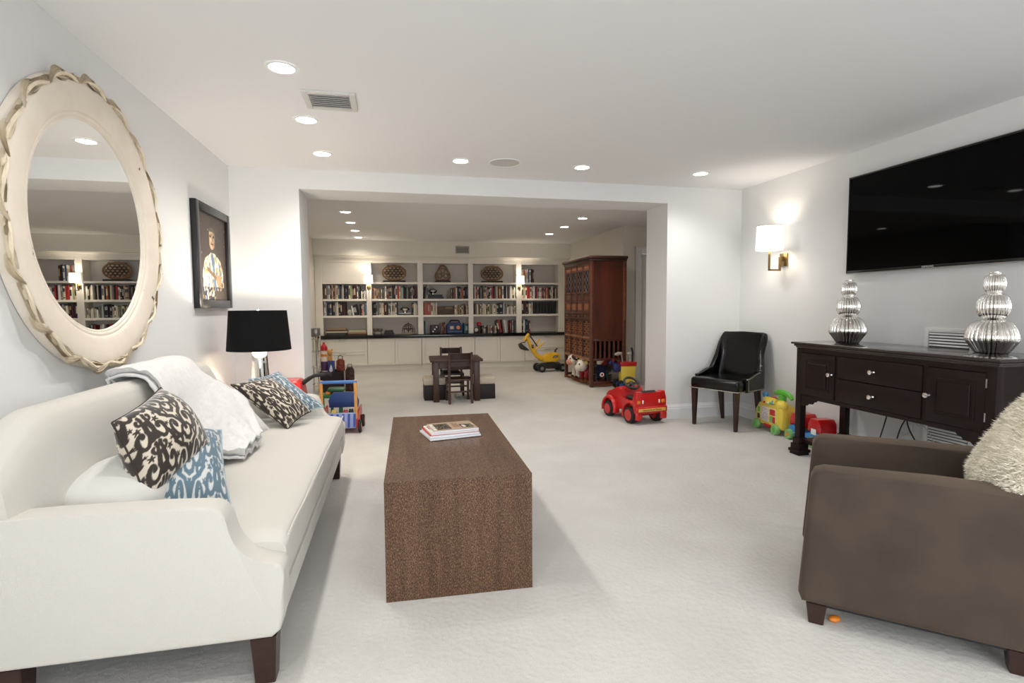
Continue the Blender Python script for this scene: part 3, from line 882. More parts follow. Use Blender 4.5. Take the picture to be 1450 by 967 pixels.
# ---- framed painting
M_frame = mat('black_frame', srgb(24, 23, 23), 0.3)
PF = thing('framed_painting', 'black framed painting of a man in a pale shirt on a brown ground', 'painting', (XL, 4.605, 1.60))
pw, ph, fr = 0.395, 0.388, 0.062
bm = BM()
for a, b in (((0.0, -pw, -ph), (0.042, -pw + fr, ph)), ((0.0, pw - fr, -ph), (0.042, pw, ph)), ((0.0, -pw + fr, ph - fr), (0.042, pw - fr, ph)), ((0.0, -pw + fr, -ph), (0.042, pw - fr, -ph + fr))): box2(bm, a, b, 0.004)
finish('frame', bm, M_frame, PF)
cw, chh = pw - fr, ph - fr
nx, ny = 110, 150
bm = BM(); grid(bm, lambda u, v: Vector((0.018, (u - .5) * 2 * cw, (v - .5) * 2 * chh)), nx, ny)
cv = finish('canvas', bm, vcol_mat('painted_canvas', 0.55, bump=0.3, bscale=90), PF, smooth=None)
def portrait(co):
    # u to the right as seen from the room (far side), v up
    u, v = co.y / (2 * cw) + .5, co.z / (2 * chh) + .5
    ns = noise.noise((u * 7, v * 9, 0.0)); nf = noise.noise((u * 26, v * 20, 4.0)); n3 = noise.noise((u * 20, v * 7, 9.0))
    bg = srgb(74, 63, 55)
    c = tuple(k * (1 + 0.12 * ns) for k in bg[:3])
    if nf > 0.62 and v > 0.3: c = srgb(150, 130, 110)[:3]
    shirt = (srgb(232, 218, 186), srgb(198, 158, 92), srgb(92, 116, 146), srgb(246, 240, 226), srgb(120, 92, 60))
    skin = (srgb(176, 140, 104), srgb(206, 178, 142), srgb(104, 80, 62), srgb(96, 116, 142))
    hx, hy = 0.50, 0.735
    body = 0.0
    # torso: sloping shoulders then chest
    sa = abs(u - 0.51)
    sh = 0.56 - 0.38 * max(0, sa - 0.06) - 9.0 * max(0, sa - 0.24) ** 2
    if v < sh and sa < 0.37: body = 1
    if v < 0.56 and abs(u - 0.5) < 0.07: body = 1
    if v < 0.12 and u > 0.55: body = 0
    head = ((u - hx) / 0.112) ** 2 + ((v - hy) / 0.135) ** 2 < 1 + 0.25 * ns
    if body:
        k = n3 + 0.7 * nf + 0.25 * (0.5 - u)
        c = shirt[0][:3]
        if k > 0.30: c = shirt[3][:3]
        if k < -0.06: c = shirt[1][:3]
        if k < -0.30: c = shirt[2][:3]
        if abs(u - 0.50 - 0.2 * (0.5 - v)) < 0.035 and v < 0.55: c = shirt[2][:3]
        if abs(v - 0.30 + 0.35 * (u - 0.5)) < 0.028 and 0.3 < u < 0.86: c = shirt[4][:3]
        if ((u - 0.70) / 0.10) ** 2 + ((v - 0.24) / 0.07) ** 2 < 1: c = skin[0][:3]
        if v < 0.16 and nf > -0.1: c = srgb(40, 42, 48)[:3]
    if head:
        c = skin[1][:3] if u < 0.5 + 0.12 * nf else skin[0][:3]
        if v > hy + 0.072 + 0.03 * nf or abs(u - hx) > 0.088: c = srgb(96, 86, 78)[:3]
        if abs(v - hy - 0.02) < 0.014 and 0.03 < abs(u - hx) < 0.085: c = srgb(52, 42, 40)[:3]
        if abs(u - hx - 0.01) < 0.012 and -0.05 < v - hy < 0.015: c = skin[2][:3]
        if abs(v - hy + 0.072) < 0.010 and abs(u - hx) < 0.05: c = srgb(112, 62, 52)[:3]
        if u > hx + 0.06 and nf > 0.05: c = skin[3][:3]
    return c
set_print(cv, portrait)

# ---- side table and table lamp
st = thing('side_table', 'small round dark side table hidden behind the sofa end', 'table', (-1.03, 4.48, 0.0))
bm = BM(); lathe(bm, [(0.001, 0.535), (0.215, 0.535), (0.225, 0.542), (0.225, 0.552), (0.218, 0.56), (0.001, 0.56)], 40, caps=False); finish('table_top', bm, M_espresso, st)
bm = BM(); lathe(bm, [(0.03, 0.02), (0.022, 0.1), (0.028, 0.3), (0.02, 0.5), (0.05, 0.535)], 20); finish('pedestal', bm, M_espresso, st)
bm = BM(); lathe(bm, [(0.16, 0.0), (0.16, 0.012), (0.05, 0.03), (0.001, 0.03)], 32); finish('foot', bm, M_espresso, st)
LX, LY, LZ = -1.03, 4.48, 0.56
lamp = thing('table_lamp', 'table lamp with black drum shade and tapered mirrored base behind the sofa', 'lamp', (LX, LY, LZ))
bm = BM(); lathe(bm, [(0.075, 0.0), (0.075, 0.012), (0.070, 0.016), (0.066, 0.10), (0.060, 0.22), (0.054, 0.318), (0.050, 0.322), (0.012, 0.325)], 28, flute=(24, 0.03)); finish('base', bm, M_chrome, lamp, smooth=60)
bm = BM(); tube(bm, [(0, 0, 0.32), (0, 0, 0.63)], 0.006, 10); finish('stem', bm, M_silver, lamp)
bm = BM(); lathe(bm, [(0.232, 0.325), (0.207, 0.632), (0.2045, 0.632), (0.2295, 0.325)], 56, caps=False)
for f in bm.faces: pass
shd = finish('shade', bm, mat('black_shade', srgb(9, 9, 10), 0.8, spec=0.2), lamp)
bm = BM(); lathe(bm, [(0.2285, 0.329), (0.2045, 0.629), (0.2035, 0.629), (0.2275, 0.329)], 56, caps=False); finish('shade_lining', bm, mat('shade_lining', srgb(225, 220, 208), 0.6), shd)
bm = BM()
for k in range(3): a = 2 * pi * k / 3; tube(bm, [(0, 0, 0.626), (0.205 * cos(a), 0.205 * sin(a), 0.628)], 0.0025, 6)
lathe(bm, [(0.003, 0.63), (0.012, 0.638), (0.010, 0.648), (0.004, 0.654)], 12); finish('finial', bm, M_silver, lamp)
bm = BM(); blob(bm, (0, 0, 0.48), (0.03, 0.03, 0.042), 14); finish('bulb', bm, mat('lit_bulb', (1, 1, 1, 1), 0.5, emit=(1, 0.85, 0.65, 1), estr=3), lamp)
MATS['lit_bulb'].cycles.emission_sampling = 'NONE'
def point(name, loc, power, color, r, parent):
    d = bpy.data.lights.new(name, 'POINT'); d.energy = power; d.color = color; d.shadow_soft_size = r
    o = bpy.data.objects.new(name, d); COL.objects.link(o); o.parent = parent; o.location = loc
    return o
point('table_lamp_light', (0, 0, 0.575), 15.0, (1.0, 0.90, 0.76), 0.025, lamp)

# ---- television
TY, TZ = 3.025, 1.848
tv = thing('television', 'large flat black television mounted on the right wall', 'television', (XR - 0.022, TY, TZ), radians(-90))
tw_, th_ = 0.695, 0.391
bm = BM(); box2(bm, (-tw_, -0.036, -th_), (tw_, -0.006, th_), 0.006, 3); finish('casing', bm, M_silver, tv)
bm = BM()
for a, b in (((-tw_ + .007, -0.040, -th_ + .007), (-tw_ + 0.018, -0.035, th_ - .004)), ((tw_ - 0.018, -0.040, -th_ + .004), (tw_ - .007, -0.035, th_ - .007)), ((-tw_ + 0.018, -0.040, th_ - 0.018), (tw_ - 0.018, -0.035, th_ - .007)), ((-tw_ + 0.018, -0.040, -th_ + .007), (tw_ - 0.018, -0.035, -th_ + 0.026))): box2(bm, a, b, 0.001)
finish('bezel', bm, M_black_gloss, tv)
part_box('screen', (-tw_ + 0.018, -0.0385, -th_ + 0.026), (tw_ - 0.018, -0.034, th_ - 0.018), mat('screen_glass', srgb(2, 2, 3), 0.03, spec=0.09), tv)
part_box('wall_bracket', (-0.2, -0.006, -0.15), (0.2, 0.021, 0.15), M_black, tv)
text_obj('lettering', 'SAMSUNG', 0.019, mat('silver_lettering', srgb(205, 205, 205), 0.4), tv, (0, -0.0405, -th_ + 0.015), (pi / 2, 0, 0))

# ---- sideboard
SBX, SBY = 3.175, 2.965
sb = thing('sideboard', 'dark espresso sideboard with two drawers and panelled doors under the television', 'sideboard', (SBX, SBY, 0.0), radians(-90))
hw_, dp = 0.735, 0.475
bm = BM()
box2(bm, (-hw_ - 0.035, -0.035, 0.897), (hw_ + 0.035, dp + 0.01, 0.915), 0.006, 3); box2(bm, (-hw_ - 0.02, -0.02, 0.880), (hw_ + 0.02, dp + 0.005, 0.898), 0.008, 3); box2(bm, (-hw_ - 0.008, -0.008, 0.868), (hw_ + 0.008, dp, 0.882), 0.003)
finish('top', bm, mat('espresso_top', srgb(40, 26, 22), 0.16, var=0.2, vscale=5, stretch=(10, 1, 1), coat=0.5), sb)
bm = BM()
box2(bm, (-hw_ + 0.03, 0.012, 0.47), (hw_ - 0.03, dp, 0.868))
box2(bm, (-hw_ + 0.05, 0.0, 0.835), (hw_ - 0.05, 0.014, 0.868)); box2(bm, (-hw_ + 0.05, 0.0, 0.47), (hw_ - 0.05, 0.014, 0.497))
for x in (-0.335, 0.335): box2(bm, (x - 0.012, 0.0, 0.497), (x + 0.012, 0.014, 0.835))
finish('carcass', bm, M_espresso, sb)
bm = BM()
for s in (-1, 1):
    prism(bm, [(s * (hw_ - 0.05), 0.472), (s * (hw_ - 0.21), 0.472), (s * (hw_ - 0.20), 0.455), (s * (hw_ - 0.175), 0.448), (s * (hw_ - 0.165), 0.432), (s * (hw_ - 0.125), 0.43), (s * (hw_ - 0.105), 0.412), (s * (hw_ - 0.085), 0.415), (s * (hw_ - 0.065), 0.40), (s * (hw_ - 0.05), 0.40)], 0.003, 0.02, 'XZ')
finish('bracket_apron', bm, M_espresso, sb)
M_knob = M_chrome
def knob(parent, x, z, y=-0.008):
    bm = BM(); lathe(bm, [(0.008, 0.0), (0.010, -0.002), (0.006, -0.010), (0.012, -0.016), (0.0185, -0.026), (0.0155, -0.036), (0.001, -0.040)], 16, c=(x, y, z), axis='Y'); return finish('knob', bm, M_knob, parent)
def raised_panel(name, x0, x1, z0, z1, knob_x, knob_z):
    bm = BM(); box2(bm, (x0, -0.006, z0), (x1, 0.012, z1), 0.002)
    o = finish(name, bm, M_espresso, sb)
    b = 0.06
    bm = BM(); box2(bm, (x0 + b, -0.0085, z0 + b), (x1 - b, -0.004, z1 - b), 0.002)
    for a_, b_ in (((x0 + b - 0.012, -0.010, z0 + b - 0.012), (x0 + b, -0.004, z1 - b + 0.012)), ((x1 - b, -0.010, z0 + b - 0.012), (x1 - b + 0.012, -0.004, z1 - b + 0.012)), ((x0 + b, -0.010, z1 - b), (x1 - b, -0.004, z1 - b + 0.012)), ((x0 + b, -0.010, z0 + b - 0.012), (x1 - b, -0.004, z0 + b))): box2(bm, a_, b_, 0.002)
    prism(bm, [(x0 + b + 0.012, z0 + b + 0.012), (x1 - b - 0.012, z0 + b + 0.012), (x1 - b - 0.012, z1 - b - 0.012), (x0 + b + 0.012, z1 - b - 0.012)], -0.016, -0.0085, 'XZ', 0.005, 1)
    finish('raised_panel', bm, M_espresso, o)
    knob(o, knob_x, knob_z)
    return o
raised_panel('door', -0.68, -0.35, 0.50, 0.83, -0.375, 0.69)
rd = raised_panel('door', 0.35, 0.68, 0.50, 0.83, 0.372, 0.66)
for z in (0.56, 0.75): part_box('hinge', (0.682, -0.008, z), (0.689, 0.0, z + 0.05), M_silver, rd, 0.001)
for z0_, z1_ in ((0.672, 0.832), (0.50, 0.666)):
    dr = part_box('drawer', (-0.32, -0.008, z0_), (0.32, 0.012, z1_), M_espresso, sb, 0.004, 2)
    knob(dr, -0.02, (z0_ + z1_) / 2)
for sx in (-1, 1):
    for y0_, y1_ in ((-0.004, 0.05), (dp - 0.05, dp)):
        x0_, x1_ = sorted((sx * hw_, sx * (hw_ - 0.056)))
        pst = part_box('leg', (x0_, y0_, 0.13), (x1_, y1_, 0.868), M_espresso, sb, 0.003)
        bm = BM()
        xm, ym = (x0_ + x1_) / 2, (y0_ + y1_) / 2
        for (hwid, za, zb) in ((0.036, 0.085, 0.14), (0.046, 0.04, 0.09), (0.058, 0.022, 0.046), (0.05, 0.0, 0.024)): box2(bm, (xm - hwid, ym - hwid, za), (xm + hwid, min(ym + hwid, dp + 0.02), zb), 0.003)
        finish('foot', bm, M_espresso, pst)
part_box('lower_shelf', (-hw_ + 0.03, 0.02, 0.10), (hw_ - 0.03, dp - 0.01, 0.13), M_espresso, sb, 0.003)

# ---- vases
def vase(label, loc, s=1.0):
    t = thing('vase', label, 'vase', loc, 0, 'silver gourd vases on the sideboard', scale=(s, s, s))
    prof = [(0.001, 0.0), (0.070, 0.0), (0.074, 0.004)]
    def ball(rn0, z0, rm, z1, rn1, n=16):
        for k in range(1, n + 1):
            f = k / n
            prof.append(((rn0 + (rn1 - rn0) * f) * 1.0 + (rm - (rn0 + rn1) / 2) * sqrt(max(0, 1 - (2 * f - 1) ** 2)), z0 + (z1 - z0) * f))
    for k in range(1, 7): f = k / 6; prof.append((0.074 + 0.045 * f, 0.004 + 0.075 * f))
    for k in range(1, 13): f = k / 12; a_ = f * pi / 2; prof.append((0.032 + 0.088 * cos(a_) ** 0.9, 0.080 + 0.124 * sin(a_)))
    ball(0.032, 0.206, 0.076, 0.360, 0.026)
    ball(0.026, 0.362, 0.051, 0.470, 0.024)
    prof += [(0.026, 0.474), (0.034, 0.480), (0.034, 0.484), (0.024, 0.482), (0.02, 0.45)]
    bm = BM(); lathe(bm, prof[:-4], 208, flute=(26, 0.24), caps=False)
    finish('body', bm, M_chrome, t, smooth=80)
    bm = BM(); lathe(bm, prof[-5:], 32, caps=False); finish('rim', bm, M_chrome, t)
vase('silver ribbed gourd vase at the far end of the sideboard', (3.455, 3.50, 0.9152))
vase('silver ribbed gourd vase at the near end of the sideboard, below the television', (3.50, 2.50, 0.9152))

# ---- wall vents beside the sideboard
louvre_vent('wall_vent', 'white louvred wall vent just above the sideboard top', 0.34, 0.20, 0.014, 7, (XR, 2.90, 0.945), (0, 0, radians(-90)), M_white, M_ventback, 0.03)
louvre_vent('wall_vent', 'white louvred wall vent low on the wall under the sideboard', 0.34, 0.22, 0.014, 8, (XR, 2.88, 0.31), (0, 0, radians(-90)), M_white, M_ventback, 0.03)

# ---- cables under the sideboard
def cable(label, pts, r, m):
    P = [Vector(p) for p in pts]
    bm = BM(); tube(bm, [catmull(P, k / 40) for k in range(41)], r, 6)
    tag(finish('cable', bm, m, smooth=80), label, 'cable', 'cables under the sideboard')
M_cabw = mat('white_cable', srgb(200, 200, 200), 0.5)
cable('black cable hanging straight behind the sideboard, leftmost of the cables', [(3.655, 3.30, 0.60), (3.655, 3.31, 0.40), (3.645, 3.34, 0.24), (3.62, 3.35, 0.14)], 0.005, M_black)
cable('black cable looping down to the lower shelf of the sideboard', [(3.66, 3.15, 0.60), (3.66, 3.16, 0.45), (3.655, 3.14, 0.32), (3.65, 3.06, 0.20), (3.60, 3.0, 0.138), (3.56, 3.1, 0.137), (3.6, 3.17, 0.139), (3.62, 3.05, 0.142)], 0.005, M_black)
cable('black cable crossing the white ones under the sideboard', [(3.66, 3.13, 0.60), (3.665, 3.15, 0.42), (3.66, 3.20, 0.30), (3.65, 3.22, 0.20), (3.6, 3.18, 0.138), (3.56, 3.06, 0.138)], 0.005, M_black)
cable('thin white cable hanging in a narrow loop under the sideboard', [(3.662, 3.14, 0.60), (3.665, 3.16, 0.42), (3.66, 3.12, 0.30), (3.655, 3.20, 0.22), (3.63, 3.22, 0.139)], 0.004, M_cabw)
cable('thin white cable curling to the right under the sideboard', [(3.665, 3.17, 0.60), (3.67, 3.10, 0.36), (3.66, 3.02, 0.34), (3.655, 2.95, 0.26), (3.65, 2.93, 0.18), (3.60, 2.90, 0.138), (3.57, 2.80, 0.137)], 0.003, M_cabw)

# ---- wall sconces
M_shade_lit = mat('lit_linen_shade', srgb(250, 247, 240), 0.8, emit=(1.0, 0.95, 0.87, 1), estr=0.62)
M_shade_far = M_shade_lit
def sconce(label, loc, rz, k, power, color):
    """local: wall plane y=0, room towards -Y"""
    t = thing('wall_sconce', label, 'sconce', loc, rz, 'brass wall sconces', scale=(k, k, k))
    bm = BM(); box2(bm, (-0.05, -0.018, -0.07), (0.05, 0.0, 0.055), 0.004); finish('back_plate', bm, M_brass, t)
    bm = BM(); box2(bm, (-0.014, -0.06, -0.02), (0.014, -0.017, 0.02), 0.003); box2(bm, (-0.009, -0.062, -0.115), (0.009, -0.044, 0.0), 0.002)
    box2(bm, (-0.008, -0.178, -0.115), (0.008, -0.046, -0.099), 0.002); box2(bm, (-0.008, -0.178, -0.112), (0.008, -0.162, 0.075), 0.002)
    finish('arm', bm, M_brass, t)
    bm = BM(); lathe(bm, [(0.012, 0.07), (0.014, 0.075), (0.013, 0.11)], 14, c=(0, -0.17, 0)); finish('candle_sleeve', bm, M_white, t)
    bm = BM(); lathe(bm, [(0.124, 0.082), (0.116, 0.312), (0.114, 0.312), (0.122, 0.082)], 48, c=(0, -0.17, 0), caps=False); sh = finish('shade', bm, M_shade_lit, t)
    bm = BM()
    for z, r in ((0.084, 0.1245), (0.31, 0.1165)): tube(bm, [(r * cos(2 * pi * j / 40), -0.17 + r * sin(2 * pi * j / 40), z) for j in range(40)], 0.0025, 6, closed=True)
    finish('shade_rim', bm, M_brass if k < 2 else M_brass, sh)
    point('wall_sconce_light', (0, -0.17, 0.20), power, color, 0.03, t)
sconce('brass wall sconce with white drum shade on the right wall by the black chair', (XR, 4.50, 1.652), radians(-90), 1.0, 2.3, (1.0, 0.91, 0.79))

# ---- black leather dining chair
M_leather = mat('black_leather', srgb(4, 4, 5), 0.22, bump=0.08, bscale=60, spec=0.4)
M_nail = mat('nailhead', srgb(200, 198, 192), 0.25, 1.0)
ch = thing('dining_chair', 'black leather dining chair with nailhead trim in the right corner', 'chair', (3.275, 4.755, 0.0), radians(-65.2))
bm = BM(); box2(bm, (-0.262, -0.262, 0.375), (0.262, 0.235, 0.490), 0.034, 4)
for v in bm.verts:
    if v.co.z > 0.46: v.co.z += 0.018 * (1 - (v.co.x / 0.27) ** 2) * (1 - (v.co.y / 0.28) ** 2)
    k = 1 - 0.08 * sstep(-0.26, 0.24, v.co.y); v.co.x *= k
finish('seat', bm, M_leather, ch, smooth=60)
def back_shell(u, v):
    # U-shaped plan: u from the front of one side, round the back, to the front of the other
    s = 2 * u - 1
    a = abs(s); sg = 1 if s > 0 else -1
    xs, ys, r = 0.252, 0.222, 0.06
    tot = [0.30, pi / 2 * r, xs - r]
    L = (1 - a) * sum(tot)
    if L < tot[0]: x, y = xs, ys - r - tot[0] + L
    elif L < tot[0] + tot[1]:
        q = (L - tot[0]) / r; x, y = xs - r + r * cos(q), ys - r + r * sin(q)
    else: x, y = xs - r - (L - tot[0] - tot[1]), ys
    top = 0.508 + 0.05 * sstep(0.0, 0.24, L) + 0.375 * sstep(0.235, 0.375, L) + 0.006 * sstep(0.4, 0.6, L)
    z = 0.372 + (top - 0.372) * v
    hgt = max(0, z - 0.5)
    y += 0.20 * hgt ** 1.25
    x *= 0.955 + 0.0 + 0.11 * hgt ** 1.6 - 0.10 * sstep(0.0, 0.25, hgt) * (1 - sstep(0.2, 0.45, hgt))
    y -= 0.02 * hgt / 0.45 * (x / 0.28) ** 2
    return Vector((sg * x, y, z))
bm = BM(); grid(bm, back_shell, 73, 24)
bk = finish('backrest', bm, M_leather, ch, smooth=80)
md = bk.modifiers.new('thickness', 'SOLIDIFY'); md.thickness = 0.042; md.offset = 1.0
bk.modifiers.new('soften', 'BEVEL').width = 0.012
bm = BM()
def nail(p): blob(bm, p, (0.0065, 0.0065, 0.0065), 6)
for k in range(44): nail((-0.255 + 0.51 * k / 43, -0.258, 0.384))
for s in (-1, 1):
    for k in range(20): nail((s * (0.262 + 0.024 * sstep(0.28, 0.34, k / 19)), -0.255 + 0.42 * k / 19, 0.384))
    for k in range(9): nail((s * 0.285, -0.118, 0.39 + 0.014 * k))
    for k in range(16):
        u = 0.5 + s * (0.5 - k * 0.0155); p = back_shell(u, 0.97); nail((p.x * 1.0 + s * 0.042, p.y, p.z - 0.004))
finish('nailhead_trim', bm, M_nail, ch)['kind'] = 'stuff'
for x, y, dx, dy in ((-0.225, -0.225, 0, 0), (0.225, -0.225, 0, 0), (-0.20, 0.20, 0, 0.055), (0.20, 0.20, 0, 0.055)):
    bm = BM(); taper_leg(bm, x, y, 0.385, 0.052, 0.030, dx, dy); finish('leg', bm, M_legwood, ch)

# ---- toys between the black chair and the sideboard
def rounded_rect(x0, x1, z0, z1, r, n=5):
    pts = []
    for cx, cz, a0 in ((x1 - r, z0 + r, -pi / 2), (x1 - r, z1 - r, 0), (x0 + r, z1 - r, pi / 2), (x0 + r, z0 + r, pi)):
        for k in range(n + 1): a = a0 + pi / 2 * k / n; pts.append((cx + r * cos(a), cz + r * sin(a)))
    return pts
def wheel(parent, c, r, w, m, mh=None, name='wheel', axis='Y', hub=0.42):
    bm = BM(); lathe(bm, [(r * 0.45, -w / 2), (r * 0.9, -w / 2), (r, -w / 2 + 0.18 * w), (r, w / 2 - 0.18 * w), (r * 0.9, w / 2), (r * 0.45, w / 2)], 24, c=c, axis=axis)
    o = finish(name, bm, m, parent)
    if mh is not None:
        bm = BM(); lathe(bm, [(0.001, -w / 2 - 0.002), (r * hub, -w / 2 - 0.002), (r * (hub + 0.04), -w / 2 + 0.003), (r * (hub + 0.04), w / 2 - 0.003), (r * hub, w / 2 + 0.002), (0.001, w / 2 + 0.002)], 20, c=c, axis=axis); finish('hub', bm, mh, o)
    return o
tr = thing('toy_train', 'yellow toy activity train with green wheels beside the black chair', 'toy', (3.475, 4.41, 0.0), radians(-95))
bm = BM(); prism(bm, [(-0.205, 0.055), (0.205, 0.055), (0.215, 0.20), (0.19, 0.265), (0.10, 0.285), (-0.06, 0.29), (-0.15, 0.265), (-0.205, 0.19)], 0.0, 0.15, 'XZ', 0.02, 3); finish('body', bm, M_yellow_pl, tr)
bm = BM(); prism(bm, rounded_rect(-0.155, 0.13, 0.095, 0.235, 0.03), -0.006, 0.004, 'XZ', 0.003, 1); pnl = finish('activity_panel', bm, mat('cream_sticker', srgb(238, 228, 200), 0.4), tr)
M_sticker = mat('sticker_print', srgb(215, 205, 210), 0.4, var=0.35, vscale=60)
for (x0, x1, z0_, z1_, m) in ((-0.085, 0.035, 0.102, 0.228, M_sticker), (0.05, 0.125, 0.172, 0.228, M_red_pl), (0.05, 0.085, 0.102, 0.160, M_palegreen), (0.092, 0.125, 0.102, 0.160, M_red_pl), (-0.148, -0.115, 0.17, 0.222, M_green_pl), (-0.148, -0.115, 0.105, 0.155, M_black)):
    bm = BM(); prism(bm, rounded_rect(x0, x1, z0_, z1_, 0.008, 3), -0.012, -0.005, 'XZ', 0.002, 1); finish('panel_piece', bm, m, pnl)
for a_, b_ in (((0.036, -0.014, 0.095), (0.046, 0.0, 0.235)), ((0.05, -0.014, 0.161), (0.13, 0.0, 0.170)), ((-0.155, -0.014, 0.157), (-0.09, 0.0, 0.166)), ((-0.10, -0.014, 0.095), (-0.09, 0.0, 0.235))): part_box('window_bar', a_, b_, M_yellow_pl, pnl, 0.003)
bm = BM(); box2(bm, (-0.045, -0.012, 0.045), (0.055, 0.01, 0.075), 0.008); finish('name_plate', bm, M_red_pl, tr)
bm = BM(); box(bm, (0.02, 0.02, 0.300), (0.17, 0.05, 0.055), 0.008, rot=R3('X', radians(-25))); finish('block_strip', bm, M_yellow_pl, tr)
for k, m in enumerate((M_red_pl, M_yellow_pl, M_white, M_green_pl, M_sky_pl)):
    bm = BM(); box(bm, (0, 0, 0), (0.026, 0.012, 0.042), 0.003, rot=R3('X', radians(-25))); finish('letter_block', bm, m, tr, (-0.04 + 0.03 * k, -0.004, 0.290 + 0.001 * k))
bm = BM(); blob(bm, (0.15, 0.04, 0.272), (0.068, 0.05, 0.052), 16); finish('engine_nose', bm, M_yellow_pl, tr)
bm = BM(); lathe(bm, [(0.001, 0.30), (0.034, 0.30), (0.034, 0.36), (0.03, 0.372), (0.001, 0.374)], 18, c=(0.11, 0.075, 0)); tube(bm, [(0.0, 0.075, 0.372), (0.06, 0.075, 0.388), (0.11, 0.075, 0.39), (0.19, 0.075, 0.385), (0.235, 0.075, 0.365), (0.25, 0.075, 0.345)], [0.018, 0.026, 0.028, 0.024, 0.02, 0.016], 12); finish('whistle_handle', bm, M_green_pl, tr)
bm = BM(); lathe(bm, [(0.001, 0.27), (0.03, 0.27), (0.026, 0.31), (0.001, 0.312)], 16, c=(-0.115, 0.05, 0)); fg = finish('figure_base', bm, M_white, tr)
bm = BM(); blob(bm, (-0.115, 0.05, 0.335), (0.028, 0.028, 0.028), 14); finish('figure_head', bm, M_sky_pl, fg)
bm = BM(); blob(bm, (-0.03, 0.08, 0.298), (0.05, 0.04, 0.03), 12); finish('button', bm, M_red_pl, tr)
for x in (-0.155, 0.145):
    for y in (-0.012, 0.155): wheel(tr, (x, y, 0.048), 0.048, 0.045, M_palegreen, M_green_pl)
ty = thing('toy_walker', 'red and blue toy cart with green wheels behind the sideboard leg', 'toy', (3.47, 3.96, 0.0), radians(-95))
bm = BM(); prism(bm, [(-0.20, 0.045), (0.22, 0.03), (0.22, 0.13), (0.10, 0.13), (0.06, 0.09), (-0.04, 0.09), (-0.09, 0.13), (-0.16, 0.15), (-0.19, 0.10)], 0.0, 0.15, 'XZ', 0.012, 2); finish('body', bm, M_sky_pl, ty)
for x0, x1 in ((-0.17, 0.0), (0.07, 0.23)):
    bm = BM(); prism(bm, [(x0, 0.13), (x0 + 0.005, 0.20), (x0 + 0.035, 0.242), (x1 - 0.035, 0.245), (x1 - 0.005, 0.21), (x1, 0.13), (x1 - 0.04, 0.13), (x1 - 0.045, 0.165), (x0 + 0.045, 0.165), (x0 + 0.04, 0.13)], -0.004, 0.155, 'XZ', 0.012, 2); finish('arch', bm, M_red_pl, ty)
bm = BM(); box2(bm, (-0.12, 0.02, 0.09), (-0.05, 0.12, 0.16), 0.006); finish('window_block', bm, M_palegreen, ty)
bm = BM(); box2(bm, (0.12, -0.006, 0.11), (0.18, 0.0, 0.16), 0.002); finish('white_panel', bm, M_white, ty)
bm = BM(); prism(bm, [(-0.11, 0.07), (-0.06, 0.085), (-0.03, 0.07), (0.0, 0.075), (0.0, 0.06), (-0.05, 0.055)], -0.003, 0.001, 'XZ'); finish('sticker', bm, M_white, ty)
for x in (-0.15, 0.15):
    for y in (-0.012, 0.155): wheel(ty, (x, y, 0.045), 0.045, 0.045, M_palegreen, M_orange)

# ================================================================== playroom: built-in bookcase
BY = 10.45
bc = thing('bookcase', 'white built-in bookcase of five bays along the playroom end wall', 'bookcase', (1.02, BY, 0.0))
def bpart(name, a, b, m, bev=0.003, parent=None):
    bm = BM(); box2(bm, a, b, bev, 1); shift(bm, (1.02, BY, 0)); return finish(name, bm, m, parent or bc)
UPR = [(-1.415, -1.286), (-0.499, -0.404), (0.455, 0.555), (1.435, 1.530), (2.399, 2.509), (3.279, 3.495)]
BAYS = [(-1.286, -0.499), (-0.404, 0.455), (0.555, 1.435), (1.530, 2.399), (2.509, 3.279)]
ZC = 0.682
SHELF = [ZC, 1.052, 1.364, 1.682]
for a, b in UPR:
    bpart('upright', (a, BY, ZC), (b, 10.72, 2.165), M_cab)
bpart('back_panel', (-1.40, 10.72, ZC), (3.49, 10.735, 2.165), mat('bookcase_back_shade', srgb(205, 198, 190), 0.6))  # greyer than the cabinet paint, shade inside the bays put into the colour
for i, (a, b) in enumerate(BAYS):
    for z in SHELF[1:]: bpart('shelf', (a, BY + 0.002, z - 0.040), (b, 10.719, z), M_cab)
    bpart('top_rail', (a, BY, 2.045), (b, 10.719, 2.165), M_cab)
a, b = BAYS[0]; bpart('closed_panel', (a, BY + 0.012, 1.684), (b, BY + 0.03, 2.044), M_cab)
bm = BM(); prism(bm, [(BY, 2.165), (BY - 0.045, 2.165), (BY - 0.04, 2.150), (BY - 0.015, 2.130), (BY - 0.008, 2.105), (BY, 2.10)], -1.415, 3.495, 'YZ'); shift(bm, (1.02, BY, 0)); finish('crown_moulding', bm, M_cab, bc)
bm = BM(); box2(bm, (-1.418, 10.335, 0.622), (3.498, 10.718, 0.680), 0.004); ct = finish('countertop', bm, mat('black_counter', srgb(14, 14, 16), 0.12)); tag(ct, 'long black stone worktop on the white base cabinets', 'worktop')
M_pull = mat('pull_satin', srgb(180, 172, 155), 0.35, 0.9)
def shaker(parent, name, x0, x1, z0, z1):
    bm = BM(); f = 0.05 if z1 - z0 > 0.3 else 0.035
    box2(bm, (x0, 0.0, z0), (x0 + f, 0.02, z1), 0.002, 1); box2(bm, (x1 - f, 0.0, z0), (x1, 0.02, z1), 0.002, 1)
    box2(bm, (x0 + f, 0.0, z0), (x1 - f, 0.02, z0 + f), 0.002, 1); box2(bm, (x0 + f, 0.0, z1 - f), (x1 - f, 0.02, z1), 0.002, 1)
    o = finish(name, bm, M_cab, parent)
    bm = BM(); box2(bm, (x0 + f, 0.0165, z0 + f), (x1 - f, 0.0195, z1 - f)); finish('panel', bm, M_cab, o)
    return o
